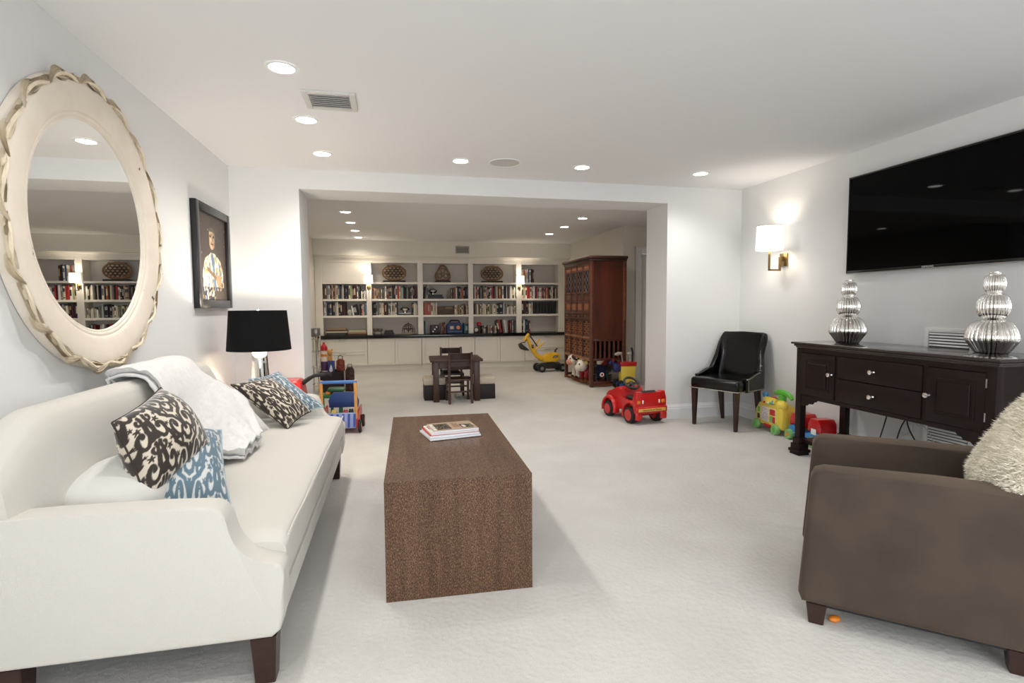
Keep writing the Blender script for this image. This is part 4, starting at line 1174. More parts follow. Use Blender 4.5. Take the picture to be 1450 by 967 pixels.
def base_unit(label, x0, x1, kind):
    t = thing('base_cabinet', label, 'cabinet', (x0, 10.372, 0.0), 0, 'white base cabinets under the bookcase')
    w = x1 - x0
    bm = BM(); box2(bm, (0, 0.0205, 0.105), (w, 0.345, 0.6215)); finish('carcass', bm, M_cab, t)
    bm = BM(); box2(bm, (0, 0.045, 0.0), (w, 0.06, 0.105)); finish('toe_kick', bm, M_cab, t)
    if kind == 'drawers':
        for z0, z1 in ((0.118, 0.358), (0.366, 0.612)):
            d = shaker(t, 'drawer', 0.004, w - 0.004, z0, z1)
            zc = z1 - 0.018
            bm = BM(); tube(bm, [(w / 2 - 0.06, 0.0, zc), (w / 2 - 0.055, -0.02, zc), (w / 2 + 0.055, -0.02, zc), (w / 2 + 0.06, 0.0, zc)], 0.005, 6); finish('handle', bm, M_pull, d)
    else:
        d = shaker(t, 'door', 0.005, w / 2 - 0.004, 0.118, 0.612); d = shaker(t, 'door', w / 2 + 0.004, w - 0.005, 0.118, 0.612)
base_unit('white base cabinet with two drawers at the left end under the bookcase', -1.41, -0.50, 'drawers')
base_unit('white two-door base cabinet second from the left under the bookcase', -0.497, 0.51, 'doors')
base_unit('white two-door base cabinet in the middle, behind the child table', 0.513, 1.54, 'doors')
base_unit('white two-door base cabinet fourth from the left, beside the toy digger', 1.543, 2.55, 'doors')
base_unit('white base cabinet with two drawers behind the toy digger', 2.553, 3.49, 'drawers')

# ---- books
PAL = {'black': (24, 22, 24), 'white': (222, 216, 206), 'cream': (206, 194, 168), 'dark blue': (34, 42, 66), 'blue': (44, 84, 128), 'pale blue': (142, 160, 172), 'red': (158, 36, 36), 'maroon': (84, 28, 30), 'brown': (88, 60, 42), 'tan': (168, 138, 106), 'grey': (118, 114, 110), 'green': (70, 84, 62), 'pale green': (142, 152, 112), 'purple': (54, 38, 64), 'orange': (180, 92, 44), 'pink': (196, 150, 136), 'coral': (180, 92, 80), 'teal': (34, 96, 104), 'silver': (176, 176, 176), 'charcoal': (52, 50, 50)}
M_bk = {k: mat('book_cover_' + k.replace(' ', '_'), srgb(*v), 0.5) for k, v in PAL.items()}
M_bpages = mat('book_pages', srgb(214, 206, 190), 0.8)
def book_mesh(name, two):
    bm = BM()
    t, d, h = 0.5, 0.5, 1.0        # unit book: x thickness 1, y depth 1 (spine at -y), z height 1
    def q(a, b, mi):
        n0 = len(bm.faces); box2(bm, a, b)
        bm.faces.ensure_lookup_table()
        for f in bm.faces[n0:]: f.material_index = mi
    q((-0.5, -0.46, 0), (-0.40, 0.5, 1), 0); q((0.40, -0.46, 0), (0.5, 0.5, 1), 0)
    n0 = len(bm.faces)
    prism(bm, [(-0.5, -0.46), (-0.32, -0.49), (0.0, -0.5), (0.32, -0.49), (0.5, -0.46)], 0.0, 1.0, 'XY')
    bm.faces.ensure_lookup_table()
    for f in bm.faces[n0:]: f.material_index = 0
    q((-0.40, -0.45, 0.02), (0.40, 0.47, 0.975), 1)
    q((-0.36, -0.508, 0.58 if two else 0.30), (0.36, -0.48, 0.84 if two else 0.78), 2)
    if two: q((-0.36, -0.508, 0.10), (0.36, -0.48, 0.18), 2)
    me = bpy.data.meshes.new(name); bmesh.ops.recalc_face_normals(bm, faces=bm.faces); bm.to_mesh(me); bm.free()
    for m in (M_bk['black'], M_bpages, M_bk['white']): me.materials.append(m)
    return me
BKM = [book_mesh('book', True), book_mesh('book', False)]
BAYW = ['leftmost', 'second', 'middle', 'fourth', 'rightmost']
LEVW = ['bottom', 'lower middle', 'upper middle', 'top']
br = random.Random(11)
LIGHT = {'white', 'cream', 'tan', 'silver', 'pale blue', 'pale green', 'pink'}
count = {}
NBOOK = [0]
def put_book(bay, lev, colr, x, w, h, d=None, lean=0.0, z=None, y=None):
    o = bpy.data.objects.new('book', BKM[br.random() < 0.5]); COL.objects.link(o)
    d = d or br.uniform(0.15, 0.19)
    o.scale = (w, d, h)
    yy = (y if y is not None else BY + 0.03 + br.uniform(0, 0.02)) + d / 2
    zz = (SHELF[lev] + 0.0015) if z is None else z
    if lean: zz += abs(sin(lean)) * w / 2
    o.location = (x, yy, zz); o.rotation_euler = (0, lean, 0)
    o.material_slots[0].link = 'OBJECT'; o.material_slots[0].material = M_bk[colr]
    acc = br.choice(['grey', 'charcoal', 'tan', colr, colr, colr]) if colr in LIGHT else br.choice(['cream', 'grey', 'silver', 'tan', colr, colr, colr, colr])
    o.material_slots[2].link = 'OBJECT'; o.material_slots[2].material = M_bk[acc]
    k = (bay, lev); count[k] = count.get(k, 0) + 1
    art = 'leaning ' if lean else ''
    tag(o, '%s%s book, %s from the left on the %s shelf of the %s bay' % (art, colr, ORD[count[k] - 1], LEVW[lev], BAYW[bay]), 'book', 'books on the %s shelf of the %s bay' % (LEVW[lev], BAYW[bay]))
    NBOOK[0] += 1
def row(bay, lev, x0, x1, cols, hm=0.22, hv=0.03, lean_from=None):
    """books side by side from x0 to x1 taking the listed colours in order"""
    n = len(cols)
    ws = [br.uniform(0.75, 1.25) for _ in cols]
    s = (x1 - x0 - 0.001 * n) / sum(ws)
    x = x0
    for i, (c, w) in enumerate(zip(cols, ws)):
        w *= s
        h = hm + br.uniform(-hv, hv)
        put_book(bay, lev, c, x + w / 2, w - 0.001, h)
        x += w + 0.001
def leanrow(bay, lev, x0, cols, ang, hm=0.2, w=0.028):
    x = x0
    for c in cols:
        put_book(bay, lev, c, x, w, hm + br.uniform(-0.02, 0.02), lean=ang)
        x += w / cos(ang) + 0.002
def C(s): return [{'k': 'black', 'w': 'white', 'c': 'cream', 'd': 'dark blue', 'b': 'blue', 'p': 'pale blue', 'r': 'red', 'm': 'maroon', 'n': 'brown', 't': 'tan', 'g': 'grey', 'e': 'green', 'l': 'pale green', 'u': 'purple', 'o': 'orange', 'i': 'pink', 'a': 'coral', 'q': 'teal', 's': 'silver', 'h': 'charcoal'}[ch] for ch in s]
# leftmost bay
row(0, 2, -1.275, -0.60, C('nnpwkiktcbdgwkukclumkwhk'), 0.245, 0.025)
row(0, 2, -0.595, -0.51, C('wkws'), 0.14, 0.02)
row(0, 1, -1.27, -0.87, C('wpkdbkhswkdkmk'), 0.25, 0.015)
leanrow(0, 1, -0.745, C('wkhk'), -0.16, 0.20, 0.026)
row(0, 1, -0.628, -0.51, C('krccbp'), 0.215, 0.02)
# second bay
row(1, 2, -0.395, -0.16, C('notgngnghg'), 0.20, 0.01)
row(1, 2, -0.158, 0.44, C('wmnkgkkwrclpkkgkhskmm'), 0.235, 0.022)
row(1, 1, -0.395, 0.075, C('khkpgsccwmknksswscwk'), 0.24, 0.02)
row(1, 1, 0.345, 0.445, C('kwcs'), 0.235, 0.02)
# middle bay
leanrow(2, 2, 0.578, C('kgs'), 0.10, 0.245, 0.024)
row(2, 2, 1.10, 1.425, C('gkarswdhkgaokdhk'), 0.215, 0.035)
row(2, 1, 0.565, 0.83, C('aaaaawcsc'), 0.225, 0.012)
row(2, 1, 1.165, 1.425, C('wcntnctknc'), 0.19, 0.025)
put_book(2, 0, 'teal', 0.585, 0.02, 0.25)
row(2, 0, 0.885, 0.975, C('gqrrk'), 0.20, 0.02)
row(2, 0, 1.345, 1.43, C('qqd'), 0.19, 0.01)
# fourth bay
row(3, 2, 1.54, 2.385, C('ewrwkgdtcikkwrkgchokwdkckgwckw'), 0.232, 0.025)
row(3, 1, 1.54, 2.01, C('kgcnwgcckclgcws'), 0.205, 0.015)
row(3, 1, 2.012, 2.19, C('kkdkhsg'), 0.225, 0.02)
row(3, 1, 2.195, 2.39, C('lwsgcwgc'), 0.17, 0.03)
row(3, 0, 1.70, 2.0, C('kgwknsrwkgc'), 0.135, 0.025)
leanrow(3, 0, 2.055, C('hr'), -0.22, 0.255, 0.036)
leanrow(3, 0, 2.155, C('gws'), -0.14, 0.25, 0.03)
row(3, 0, 2.275, 2.39, C('rdskg'), 0.245, 0.015)
# rightmost bay
row(4, 3, 2.52, 2.78, C('ggrswbwkm'), 0.27, 0.015)
row(4, 2, 2.52, 2.95, C('clwrrcgwdrpwi'), 0.24, 0.03)
row(4, 2, 2.955, 3.27, C('kircankcwkhcn'), 0.225, 0.025)
row(4, 1, 2.52, 2.665, C('kumkk'), 0.25, 0.01)
row(4, 1, 2.668, 2.75, C('wcs'), 0.22, 0.02)
row(4, 0, 2.52, 2.70, C('kwqkdr'), 0.235, 0.03)
# row of black binders
M_binder = mat('black_binder', srgb(13, 13, 15), 0.45)
bmB = book_mesh('ring_binder', False)
for k in range(7):
    o = bpy.data.objects.new('ring_binder', bmB); COL.objects.link(o)
    o.scale = (0.066, 0.2, 0.245); o.location = (2.795 + 0.068 * k, BY + 0.14, SHELF[1] + 0.001)
    for s_ in (0, 2): o.material_slots[s_].link = 'OBJECT'; o.material_slots[s_].material = M_binder
    tag(o, 'black binder, %s from the left of the row on the rightmost bay' % ORD[k], 'binder', 'black binders on the rightmost bay')
# flat stacks
def flat_book(label, c, size, colr, rz=0.0, name='flat_book', group=None):
    t = thing(name, label, 'book', c, rz, group)
    w, d, h = size
    bm = BM(); box2(bm, (-w / 2, -d / 2, 0), (w / 2, d / 2, 0.003)); box2(bm, (-w / 2, -d / 2, h - 0.003), (w / 2, d / 2, h)); box2(bm, (-w / 2, -d / 2, 0.003), (w / 2, -d / 2 + 0.003, h - 0.003)); finish('cover', bm, M_bk[colr], t)
    bm = BM(); box2(bm, (-w / 2 + 0.003, -d / 2 + 0.004, 0.003), (w / 2 - 0.006, d / 2 - 0.004, h - 0.003)); finish('pages', bm, M_bpages, t)
z = ZC + 0.001
for i, (c, w, h) in enumerate((('charcoal', 0.36, 0.05), ('cream', 0.40, 0.025), ('brown', 0.37, 0.03), ('tan', 0.35, 0.022))):
    flat_book('%s album, %s from the bottom of the left pile on the leftmost bay worktop' % (c, ORD[i]), (-1.06, BY + 0.15, z), (w, 0.22, h), c, group='flat albums in the leftmost bay'); z += h + 0.0005
z = ZC + 0.001
for i, (c, w, h) in enumerate((('brown', 0.34, 0.03), ('tan', 0.34, 0.035), ('cream', 0.32, 0.02), ('pale green', 0.27, 0.02))):
    flat_book('%s album, %s from the bottom of the right pile on the leftmost bay worktop' % (c, ORD[i]), (-0.685, BY + 0.15, z), (w, 0.2, h), c, group='flat albums in the leftmost bay'); z += h + 0.0005
z = ZC + 0.001
for i, (w, h) in enumerate(((0.19, 0.03), (0.17, 0.028), (0.15, 0.02))):
    flat_book('black flat book, %s from the bottom of the small pile in the second bay' % ORD[i], (-0.10, BY + 0.14, z), (w, 0.16, h), 'black', group='black flat books in the second bay'); z += h + 0.0005
z = SHELF[1] + 0.001
for i, (c, w, h) in enumerate((('black', 0.26, 0.022), ('silver', 0.23, 0.022))):
    flat_book('%s flat book, %s of the pair under the silver bowl in the second bay' % (c, ('lower', 'upper')[i]), (0.21, BY + 0.14, z), (w, 0.17, h), c, group='flat books in the second bay'); z += h + 0.0005
zb2 = z
z = SHELF[2] + 0.001
for i, (c, w, h) in enumerate((('purple', 0.33, 0.035), ('black', 0.29, 0.045))):
    flat_book('%s flat book, %s of the pair under the silver bowl in the middle bay' % (c, ('lower', 'upper')[i]), (0.79, BY + 0.14, z), (w, 0.18, h), c, group='flat books in the middle bay'); z += h + 0.0005
zb3 = z

# ---- ornaments on the shelves
M_fret = mat('carved_fretwork', srgb(128, 96, 64), 0.55, var=0.3, vscale=30)
def ring_pts(cx, cz, rx, rz_, n=18): return [(cx + rx * cos(2 * pi * j / n), 0.0, cz + rz_ * sin(2 * pi * j / n)) for j in range(n)]
def fretwork_round(label, c, rx, rz_):
    t = thing('fretwork_ornament', label, 'ornament', c)
    part_box('stand', (-rx * 0.98, -0.05, 0.0), (rx * 0.98, 0.05, 0.034), M_black, t, 0.004)
    bm = BM(); zc = 0.04 + rz_
    tube(bm, ring_pts(0, zc, rx, rz_, 36), 0.017, 6, closed=True); finish('rim', bm, M_fret, t)
    bm = BM(); box2(bm, (-rx * 0.62, -0.03, zc + rz_ * 0.86), (rx * 0.62, 0.03, zc + rz_ * 1.04), 0.004); finish('collar', bm, M_fret, t)
    bm = BM()
    s = rx / 3.0
    for i in range(-3, 4):
        for j in range(-3, 4):
            x, zz = i * s * 0.98 + (0.5 * s if j % 2 else 0), j * s * 0.62
            if (x / rx) ** 2 + (zz / rz_) ** 2 < 0.80: tube(bm, ring_pts(x, zc + zz, s * 0.50, s * 0.42, 12), 0.0115, 5, closed=True)
    o = finish('pierced_scrolls', bm, M_fret, t); o['kind'] = 'stuff'
fretwork_round('oval carved fretwork ornament on a black stand, top shelf of second bay', (0.02, BY + 0.12, SHELF[3] + 0.001), 0.215, 0.140)
fretwork_round('oval carved fretwork ornament on a black stand, top shelf of fourth bay', (1.93, BY + 0.12, SHELF[3] + 0.001), 0.215, 0.140)
t = thing('fretwork_ornament', 'pointed triangular carved ornament on a black stand, top shelf of middle bay', 'ornament', (0.95, BY + 0.12, SHELF[3] + 0.001))
part_box('stand', (-0.15, -0.05, 0.0), (0.15, 0.05, 0.036), M_black, t, 0.004)
bm = BM()
tri = []
for k in range(30):
    a = 2 * pi * k / 30; r = 0.135 * (1 + 0.16 * cos(3 * (a - pi / 2))); tri.append((r * cos(a) * 0.95, 0.0, 0.165 + r * sin(a) * 1.05))
tube(bm, tri, 0.022, 6, closed=True); finish('rim', bm, M_fret, t)
bm = BM()
for k in range(3): a = pi / 2 + 2 * pi * k / 3; tube(bm, ring_pts(0.068 * cos(a), 0.165 + 0.068 * sin(a), 0.042, 0.045, 14), 0.013, 5, closed=True)
tube(bm, ring_pts(0, 0.165, 0.035, 0.035, 12), 0.008, 5, closed=True); finish('pierced_scrolls', bm, M_fret, t)
def silver_bowl(label, c):
    t = thing('lidded_bowl', label, 'bowl', c)
    bm = BM(); lathe(bm, [(0.045, 0.0), (0.04, 0.012), (0.03, 0.02), (0.06, 0.04), (0.082, 0.062), (0.085, 0.072)], 24); finish('bowl', bm, M_chrome, t)
    bm = BM(); lathe(bm, [(0.086, 0.073), (0.07, 0.095), (0.03, 0.112), (0.012, 0.12), (0.014, 0.132), (0.001, 0.14)], 24); finish('lid', bm, M_silver, t)
silver_bowl('silver lidded bowl on flat books in the second bay', (0.215, BY + 0.13, zb2 + 0.001))
silver_bowl('silver lidded bowl on dark books in the middle bay', (0.755, BY + 0.13, zb3 + 0.001))
bm = BM(); prism(bm, [(-0.03, 0.0), (0.03, 0.0), (0.006, 0.17), (-0.006, 0.17)], -0.03, 0.03, 'XZ', 0.004, 1); tag(finish('obelisk', bm, mat('bronze_obelisk', srgb(92, 78, 64), 0.4), None, (1.055, BY + 0.1, SHELF[2] + 0.001)), 'small pointed bronze obelisk on the middle bay shelf', 'ornament')
bx_ = thing('storage_box', 'brown wooden box between books on the middle bay shelf', 'box', (0.998, BY + 0.04, SHELF[1] + 0.001))
part_box('body', (-0.16, 0.0, 0.0), (0.16, 0.18, 0.165), mat('box_wood', srgb(74, 52, 36), 0.5, var=0.2, vscale=10), bx_, 0.004)
part_box('label_plate', (-0.01, -0.004, 0.115), (0.13, 0.001, 0.15), mat('box_label', srgb(122, 96, 70), 0.5), bx_, 0.001)
dice = thing('dice_box', 'dark maroon box with three white dots on the middle bay worktop', 'box', (0.772, BY + 0.03, ZC + 0.001))
part_box('body', (-0.082, 0.0, 0.0), (0.082, 0.16, 0.17), mat('maroon_box', srgb(46, 20, 24), 0.4), dice, 0.008)
for dx, dz in ((-0.034, 0.045), (0.0, 0.088), (0.036, 0.132)):
    bm = BM(); lathe(bm, [(0.001, -0.004), (0.013, -0.003), (0.015, 0.002)], 16, c=(dx, 0, dz), axis='Y'); finish('dot', bm, M_white, dice)
bag = thing('toy_case', 'navy blue toy carry case with an orange dial on the middle bay worktop', 'toy', (1.165, BY + 0.03, ZC + 0.001))
bm = BM(); prism(bm, [(-0.16, 0.0), (0.16, 0.0), (0.155, 0.16), (0.11, 0.215), (-0.11, 0.215), (-0.155, 0.16)], 0.0, 0.13, 'XZ', 0.015, 2); finish('body', bm, mat('navy_case', srgb(30, 46, 92), 0.5), bag)
bm = BM(); tube(bm, [(-0.09, 0.06, 0.21), (-0.085, 0.06, 0.245), (-0.06, 0.06, 0.255), (0.06, 0.06, 0.255), (0.085, 0.06, 0.245), (0.09, 0.06, 0.21)], 0.014, 8); finish('handle', bm, mat('dark_navy', srgb(24, 22, 52), 0.5), bag)
part_box('screen', (-0.095, -0.006, 0.085), (-0.025, 0.002, 0.145), M_bk['cream'], bag, 0.003)
bm = BM(); lathe(bm, [(0.001, -0.008), (0.036, -0.006), (0.038, 0.002)], 20, c=(0.065, 0, 0.115), axis='Y'); finish('dial', bm, M_orange, bag)
part_box('trim_strip', (-0.15, -0.004, 0.02), (0.15, 0.002, 0.05), mat('blue_trim', srgb(70, 92, 128), 0.5), bag, 0.002)
# pair of small drums on a stand
dm = thing('toy_drums', 'pair of small grey toy drums on legs in the second bay', 'toy', (-0.305, BY + 0.11, ZC + 0.001))
for s_ in (-1, 1):
    bm = BM(); lathe(bm, [(0.03, 0.055), (0.042, 0.075), (0.046, 0.105), (0.044, 0.112), (0.001, 0.112)], 20, c=(s_ * 0.045, 0, 0)); finish('drum', bm, mat('drum_grey', srgb(112, 98, 82), 0.5), dm)
    bm = BM()
    for q_ in (-1, 1): tube(bm, [(s_ * 0.045, 0, 0.08), (s_ * 0.045 + s_ * 0.025, q_ * 0.045, 0.004)], 0.005, 6)
    finish('stand_leg', bm, M_black, dm)
# ornate wire dome
dome = thing('wire_cloche', 'round ornate dark wire ornament on the second bay worktop', 'ornament', (0.27, BY + 0.12, ZC + 0.001))
bm = BM(); lathe(bm, [(0.125, 0.0), (0.125, 0.016), (0.11, 0.022), (0.001, 0.022)], 28); finish('base', bm, mat('antique_cream', srgb(158, 142, 118), 0.6), dome)
bm = BM()
M_wire = mat('dark_wire', srgb(62, 50, 40), 0.4, 0.6)
for k in range(4):
    a = pi * k / 4
    tube(bm, [(0.115 * sin(b) * cos(a), 0.115 * sin(b) * sin(a), 0.075 + 0.125 * cos(b)) for b in [(-1.95 + 3.9 * j / 18) for j in range(19)]], 0.005, 5)
tube(bm, [(0.112 * cos(2 * pi * j / 24), 0.112 * sin(2 * pi * j / 24), 0.10) for j in range(24)], 0.005, 5, closed=True)
tube(bm, ring_pts(0, 0.12, 0.045, 0.055, 14), 0.007, 5, closed=True)
lathe(bm, [(0.004, 0.19), (0.014, 0.205), (0.004, 0.22), (0.003, 0.25)], 8); finish('wire_frame', bm, M_wire, dome)
# small round clock and trinkets
bm = BM(); blob(bm, (0, 0, 0.06), (0.05, 0.03, 0.06), 14); tag(finish('trinket', bm, mat('pied_print', srgb(190, 188, 184), 0.5, var=0.6, vscale=22), None, (-0.815, BY + 0.1, SHELF[1] + 0.001)), 'small black and white round ornament between books of the leftmost bay', 'ornament')
clk = thing('desk_clock', 'small round dark clock on the fourth bay worktop', 'clock', (1.595, BY + 0.09, ZC + 0.001))
bm = BM(); lathe(bm, [(0.001, -0.012), (0.048, -0.012), (0.052, 0.0), (0.048, 0.03), (0.001, 0.03)], 24, c=(0, 0, 0.064), axis='Y'); box2(bm, (-0.03, -0.01, 0.0), (0.03, 0.03, 0.02), 0.003); finish('case', bm, M_bk['charcoal'], clk)
bm = BM(); lathe(bm, [(0.001, -0.015), (0.036, -0.015), (0.037, -0.011)], 20, c=(0, 0, 0.064), axis='Y'); finish('dial', bm, M_bk['white'], clk)
mh_ = thing('toy_mushroom', 'small red-capped toy between books on the fourth bay worktop', 'toy', (1.66, BY + 0.13, ZC + 0.001))
bm = BM(); lathe(bm, [(0.028, 0.0), (0.024, 0.08), (0.03, 0.15), (0.001, 0.155)], 16); finish('stem', bm, M_bk['brown'], mh_)
bm = BM(); lathe(bm, [(0.02, 0.15), (0.055, 0.16), (0.052, 0.19), (0.03, 0.215), (0.001, 0.22)], 20); finish('cap', bm, M_red_pl, mh_)

# sconces on the bookcase uprights
sconce('wall sconce with white shade on the upright between the two leftmost bays', (-0.452, BY, 1.595), 0, 0.70, 2.4, (1.0, 0.88, 0.72))
sconce('wall sconce with white shade on the upright between the two rightmost bays', (2.454, BY, 1.595), 0, 0.70, 2.4, (1.0, 0.88, 0.72))
sw = thing('thermostat', 'small round white thermostat on the playroom left wall', 'thermostat', (XL - 0.03, 9.40, 0.925))
bm = BM(); lathe(bm, [(0.001, 0.02), (0.045, 0.02), (0.055, 0.012), (0.058, 0.0)], 24, axis='X'); finish('ring', bm, M_white, sw)
bm = BM(); lathe(bm, [(0.001, 0.026), (0.025, 0.025), (0.028, 0.018)], 20, axis='X'); finish('dial', bm, M_bk['charcoal'], sw)

# ================================================================== child table, chairs and stools
kt = thing('child_table', 'small dark wood child table in the middle of the playroom', 'table', (0.775, 7.02, 0.0), radians(-2))
bm = BM(); box2(bm, (-0.335, -0.30, 0.512), (0.335, 0.30, 0.545), 0.006); finish('table_top', bm, M_kidwood, kt)
bm = BM()
for a_, b_ in (((-0.27, -0.255, 0.42), (0.27, -0.235, 0.512)), ((-0.27, 0.235, 0.42), (0.27, 0.255, 0.512)), ((-0.275, -0.25, 0.42), (-0.255, 0.25, 0.512)), ((0.255, -0.25, 0.42), (0.275, 0.25, 0.512))): box2(bm, a_, b_)
finish('apron', bm, M_kidwood, kt)
for x in (-0.26, 0.26):
    for y in (-0.24, 0.24): part_box('leg', (x - 0.036, y - 0.036, 0.0), (x + 0.036, y + 0.036, 0.512), M_kidwood, kt, 0.003)
def kid_chair(label, loc, rz):
    t = thing('child_chair', label, 'chair', loc, rz, 'child chairs at the small table')
    part_box('seat', (-0.155, -0.15, 0.285), (0.155, 0.15, 0.308), M_kidwood, t, 0.004)
    for x in (-0.14, 0.14):
        part_box('leg', (x - 0.014, 0.115, 0.0), (x + 0.014, 0.143, 0.285), M_kidwood, t, 0.002)
        bm = BM(); prism(bm, [(-0.175, 0.0), (-0.147, 0.0), (-0.130, 0.30), (-0.158, 0.645), (-0.182, 0.645), (-0.158, 0.30)], x - 0.015, x + 0.015, 'YZ', 0.003, 1); finish('back_post', bm, M_kidwood, t)
    for z0_, z1_ in ((0.555, 0.635), (0.43, 0.465)):
        bm = BM(); grid(bm, lambda u, v: Vector(((u - .5) * 0.262, -0.164 - 0.014 * sin(pi * u), z0_ + (z1_ - z0_) * v)), 12, 2)
        bmesh.ops.solidify(bm, geom=bm.faces[:], thickness=0.014); finish('back_slat', bm, M_kidwood, t)
    for z, y in ((0.14, -0.148), (0.17, 0.13)): part_box('stretcher', (-0.126, y - 0.009, z), (0.126, y + 0.009, z + 0.02), M_kidwood, t, 0.002)
    for x in (-0.14, 0.14): part_box('side_stretcher', (x - 0.009, -0.14, 0.12), (x + 0.009, 0.115, 0.14), M_kidwood, t, 0.002)
kid_chair('small dark wood child chair in front of the table, its back to the viewer', (0.79, 6.745, 0.0), radians(2))
kid_chair('small dark wood child chair behind the table, facing the viewer', (0.765, 7.32, 0.0), radians(178))
bm = BM(); box2(bm, (-0.13, -0.1, 0.309), (0.10, 0.1, 0.345), 0.02, 3); cs = finish('seat_pad', bm, mat('dark_pad', srgb(26, 26, 32), 0.8), None, (0.765, 7.30, 0.0)); tag(cs, 'dark cushion on the child chair behind the table', 'cushion')
def stool(label, loc, w, d):
    t = thing('storage_stool', label, 'stool', loc, 0, 'low storage stools at the child table')
    part_box('box', (-w / 2, -d / 2, 0.0), (w / 2, d / 2, 0.192), mat('stool_dark', srgb(26, 16, 18), 0.6), t, 0.006)
    bm = BM(); box2(bm, (-w / 2 - 0.008, -d / 2 - 0.008, 0.193), (w / 2 + 0.008, d / 2 + 0.008, 0.295), 0.028, 3); finish('padded_top', bm, mat('stool_linen', srgb(196, 184, 166), 0.85, var=0.06, vscale=14), t)
stool('low storage stool with pale padded top at the left of the child table', (0.505, 7.06, 0.0), 0.285, 0.30)
stool('low storage stool with pale padded top at the right of the child table', (1.14, 7.00, 0.0), 0.285, 0.30)

# ================================================================== toy digger
M_dark_pl = mat('dark_grey_plastic', srgb(34, 33, 33), 0.45)
dg = thing('toy_digger', 'yellow ride-on toy digger with raised boom and black wheels', 'toy', (2.80, 9.50, 0.0), radians(4))
bm = BM(); prism(bm, [(-0.23, 0.06), (0.25, 0.055), (0.27, 0.09), (0.22, 0.135), (0.12, 0.155), (-0.10, 0.155), (-0.22, 0.13), (-0.25, 0.09)], -0.10, 0.12, 'XZ', 0.012, 2); finish('chassis', bm, M_dark_pl, dg)
for x in (-0.19, 0.22):
    for y in (-0.12, 0.14): wheel(dg, (x, y, 0.075), 0.075, 0.06, M_rubber, M_silver)
bm = BM(); lathe(bm, [(0.08, 0.15), (0.09, 0.165), (0.08, 0.18)], 20, c=(0.03, 0, 0)); finish('turntable', bm, M_dark_pl, dg)
bm = BM(); prism(bm, [(-0.14, 0.19), (-0.10, 0.175), (0.10, 0.172), (0.17, 0.20), (0.195, 0.26), (0.185, 0.32), (0.14, 0.352), (0.04, 0.345), (0.0, 0.31), (-0.10, 0.312), (-0.16, 0.28)], -0.09, 0.09, 'XZ', 0.03, 4); finish('seat_body', bm, M_digger, dg, smooth=50)
bm = BM(); tube(bm, [(-0.10, 0, 0.25), (-0.16, 0, 0.24), (-0.24, 0, 0.30), (-0.31, 0, 0.39), (-0.37, 0, 0.51), (-0.415, 0, 0.62)], [0.055, 0.05, 0.042, 0.04, 0.035, 0.028], 10); finish('boom', bm, M_digger, dg)
bm = BM(); tube(bm, [(-0.40, 0, 0.71), (-0.415, 0, 0.68), (-0.455, 0, 0.63), (-0.485, 0, 0.57)], [0.022, 0.03, 0.032, 0.02], 10); finish('dipper', bm, M_digger, dg)
bm = BM(); tube(bm, [(-0.435, 0, 0.60), (-0.47, 0, 0.555), (-0.55, 0, 0.54), (-0.575, 0, 0.51)], 0.009, 8); tube(bm, [(-0.545, 0, 0.545), (-0.54, 0, 0.50)], 0.008, 8); finish('bucket_link', bm, M_dark_pl, dg)
bm = BM(); prism(bm, [(-0.585, 0.52), (-0.55, 0.535), (-0.53, 0.51), (-0.45, 0.455), (-0.40, 0.405), (-0.48, 0.405), (-0.545, 0.425), (-0.575, 0.47)], -0.06, 0.06, 'XZ', 0.006, 2); finish('bucket', bm, mat('bucket_grey', srgb(44, 38, 34), 0.5), dg)
bm = BM(); tube(bm, [(-0.385, 0, 0.68), (-0.30, 0, 0.57), (-0.23, 0, 0.47)], 0.012, 8); finish('ram', bm, M_dark_pl, dg)
for y in (-0.05, 0.05):
    bm = BM(); tube(bm, [(-0.28, y, 0.42), (-0.17 - 0.03 * (y > 0), y, 0.50 + 0.06 * (y > 0)), (-0.11 - 0.06 * (y > 0), y, 0.55 + 0.05 * (y > 0))], [0.014, 0.016, 0.014], 8); finish('lever', bm, M_digger, dg)
bm = BM(); tube(bm, [(0.12, 0, 0.33), (0.125, 0, 0.39), (0.165, 0, 0.425)], [0.02, 0.018, 0.013], 8); finish('exhaust', bm, M_dark_pl, dg)
bm = BM(); prism(bm, [(0.03, 0.255), (0.135, 0.265), (0.145, 0.305), (0.06, 0.30)], -0.0935, -0.088, 'XZ'); lg = finish('logo_plate', bm, M_black, dg)
text_obj('lettering', 'CAT', 0.042, M_white, lg, (0.09, -0.0945, 0.281), (pi / 2, 0, 0))
bm = BM(); box(bm, (-0.335, -0.041, 0.475), (0.04, 0.006, 0.06), rot=None); lg2 = finish('logo_plate', bm, M_black, dg)
text_obj('lettering', 'CAT', 0.020, M_white, lg2, (-0.335, -0.0455, 0.475), (pi / 2, 0, 0))

# ================================================================== armoire
M_arm = mat('armoire_wood', srgb(92, 46, 28), 0.38, var=0.3, vscale=6, stretch=(1, 1, 5), coat=0.2)
M_armside = mat('armoire_side_wood', srgb(80, 33, 20), 0.32, var=0.38, vscale=3.0, stretch=(3, 3, 0.7), coat=0.3)
M_armlight = mat('armoire_trim_wood', srgb(158, 100, 62), 0.4, var=0.25, vscale=10)
M_armdark = mat('armoire_inside', srgb(30, 18, 14), 0.8)
M_ricepaper = mat('pale_backing_paper', srgb(226, 226, 236), 0.8)
am = thing('armoire', 'tall carved reddish wood armoire with latticed doors against the playroom right wall', 'armoire', (2.82, 8.04, 0.0), radians(-90))
aw, ad, ah = 0.62, 0.57, 1.945
for x in (-1, 1):
    for y0_ in (0.0, ad - 0.055):
        xa, xb = sorted((x * aw, x * (aw - 0.058))); part_box('post', (xa, y0_, 0.0), (xb, y0_ + 0.055, ah - 0.05), M_arm, am, 0.012, 3)
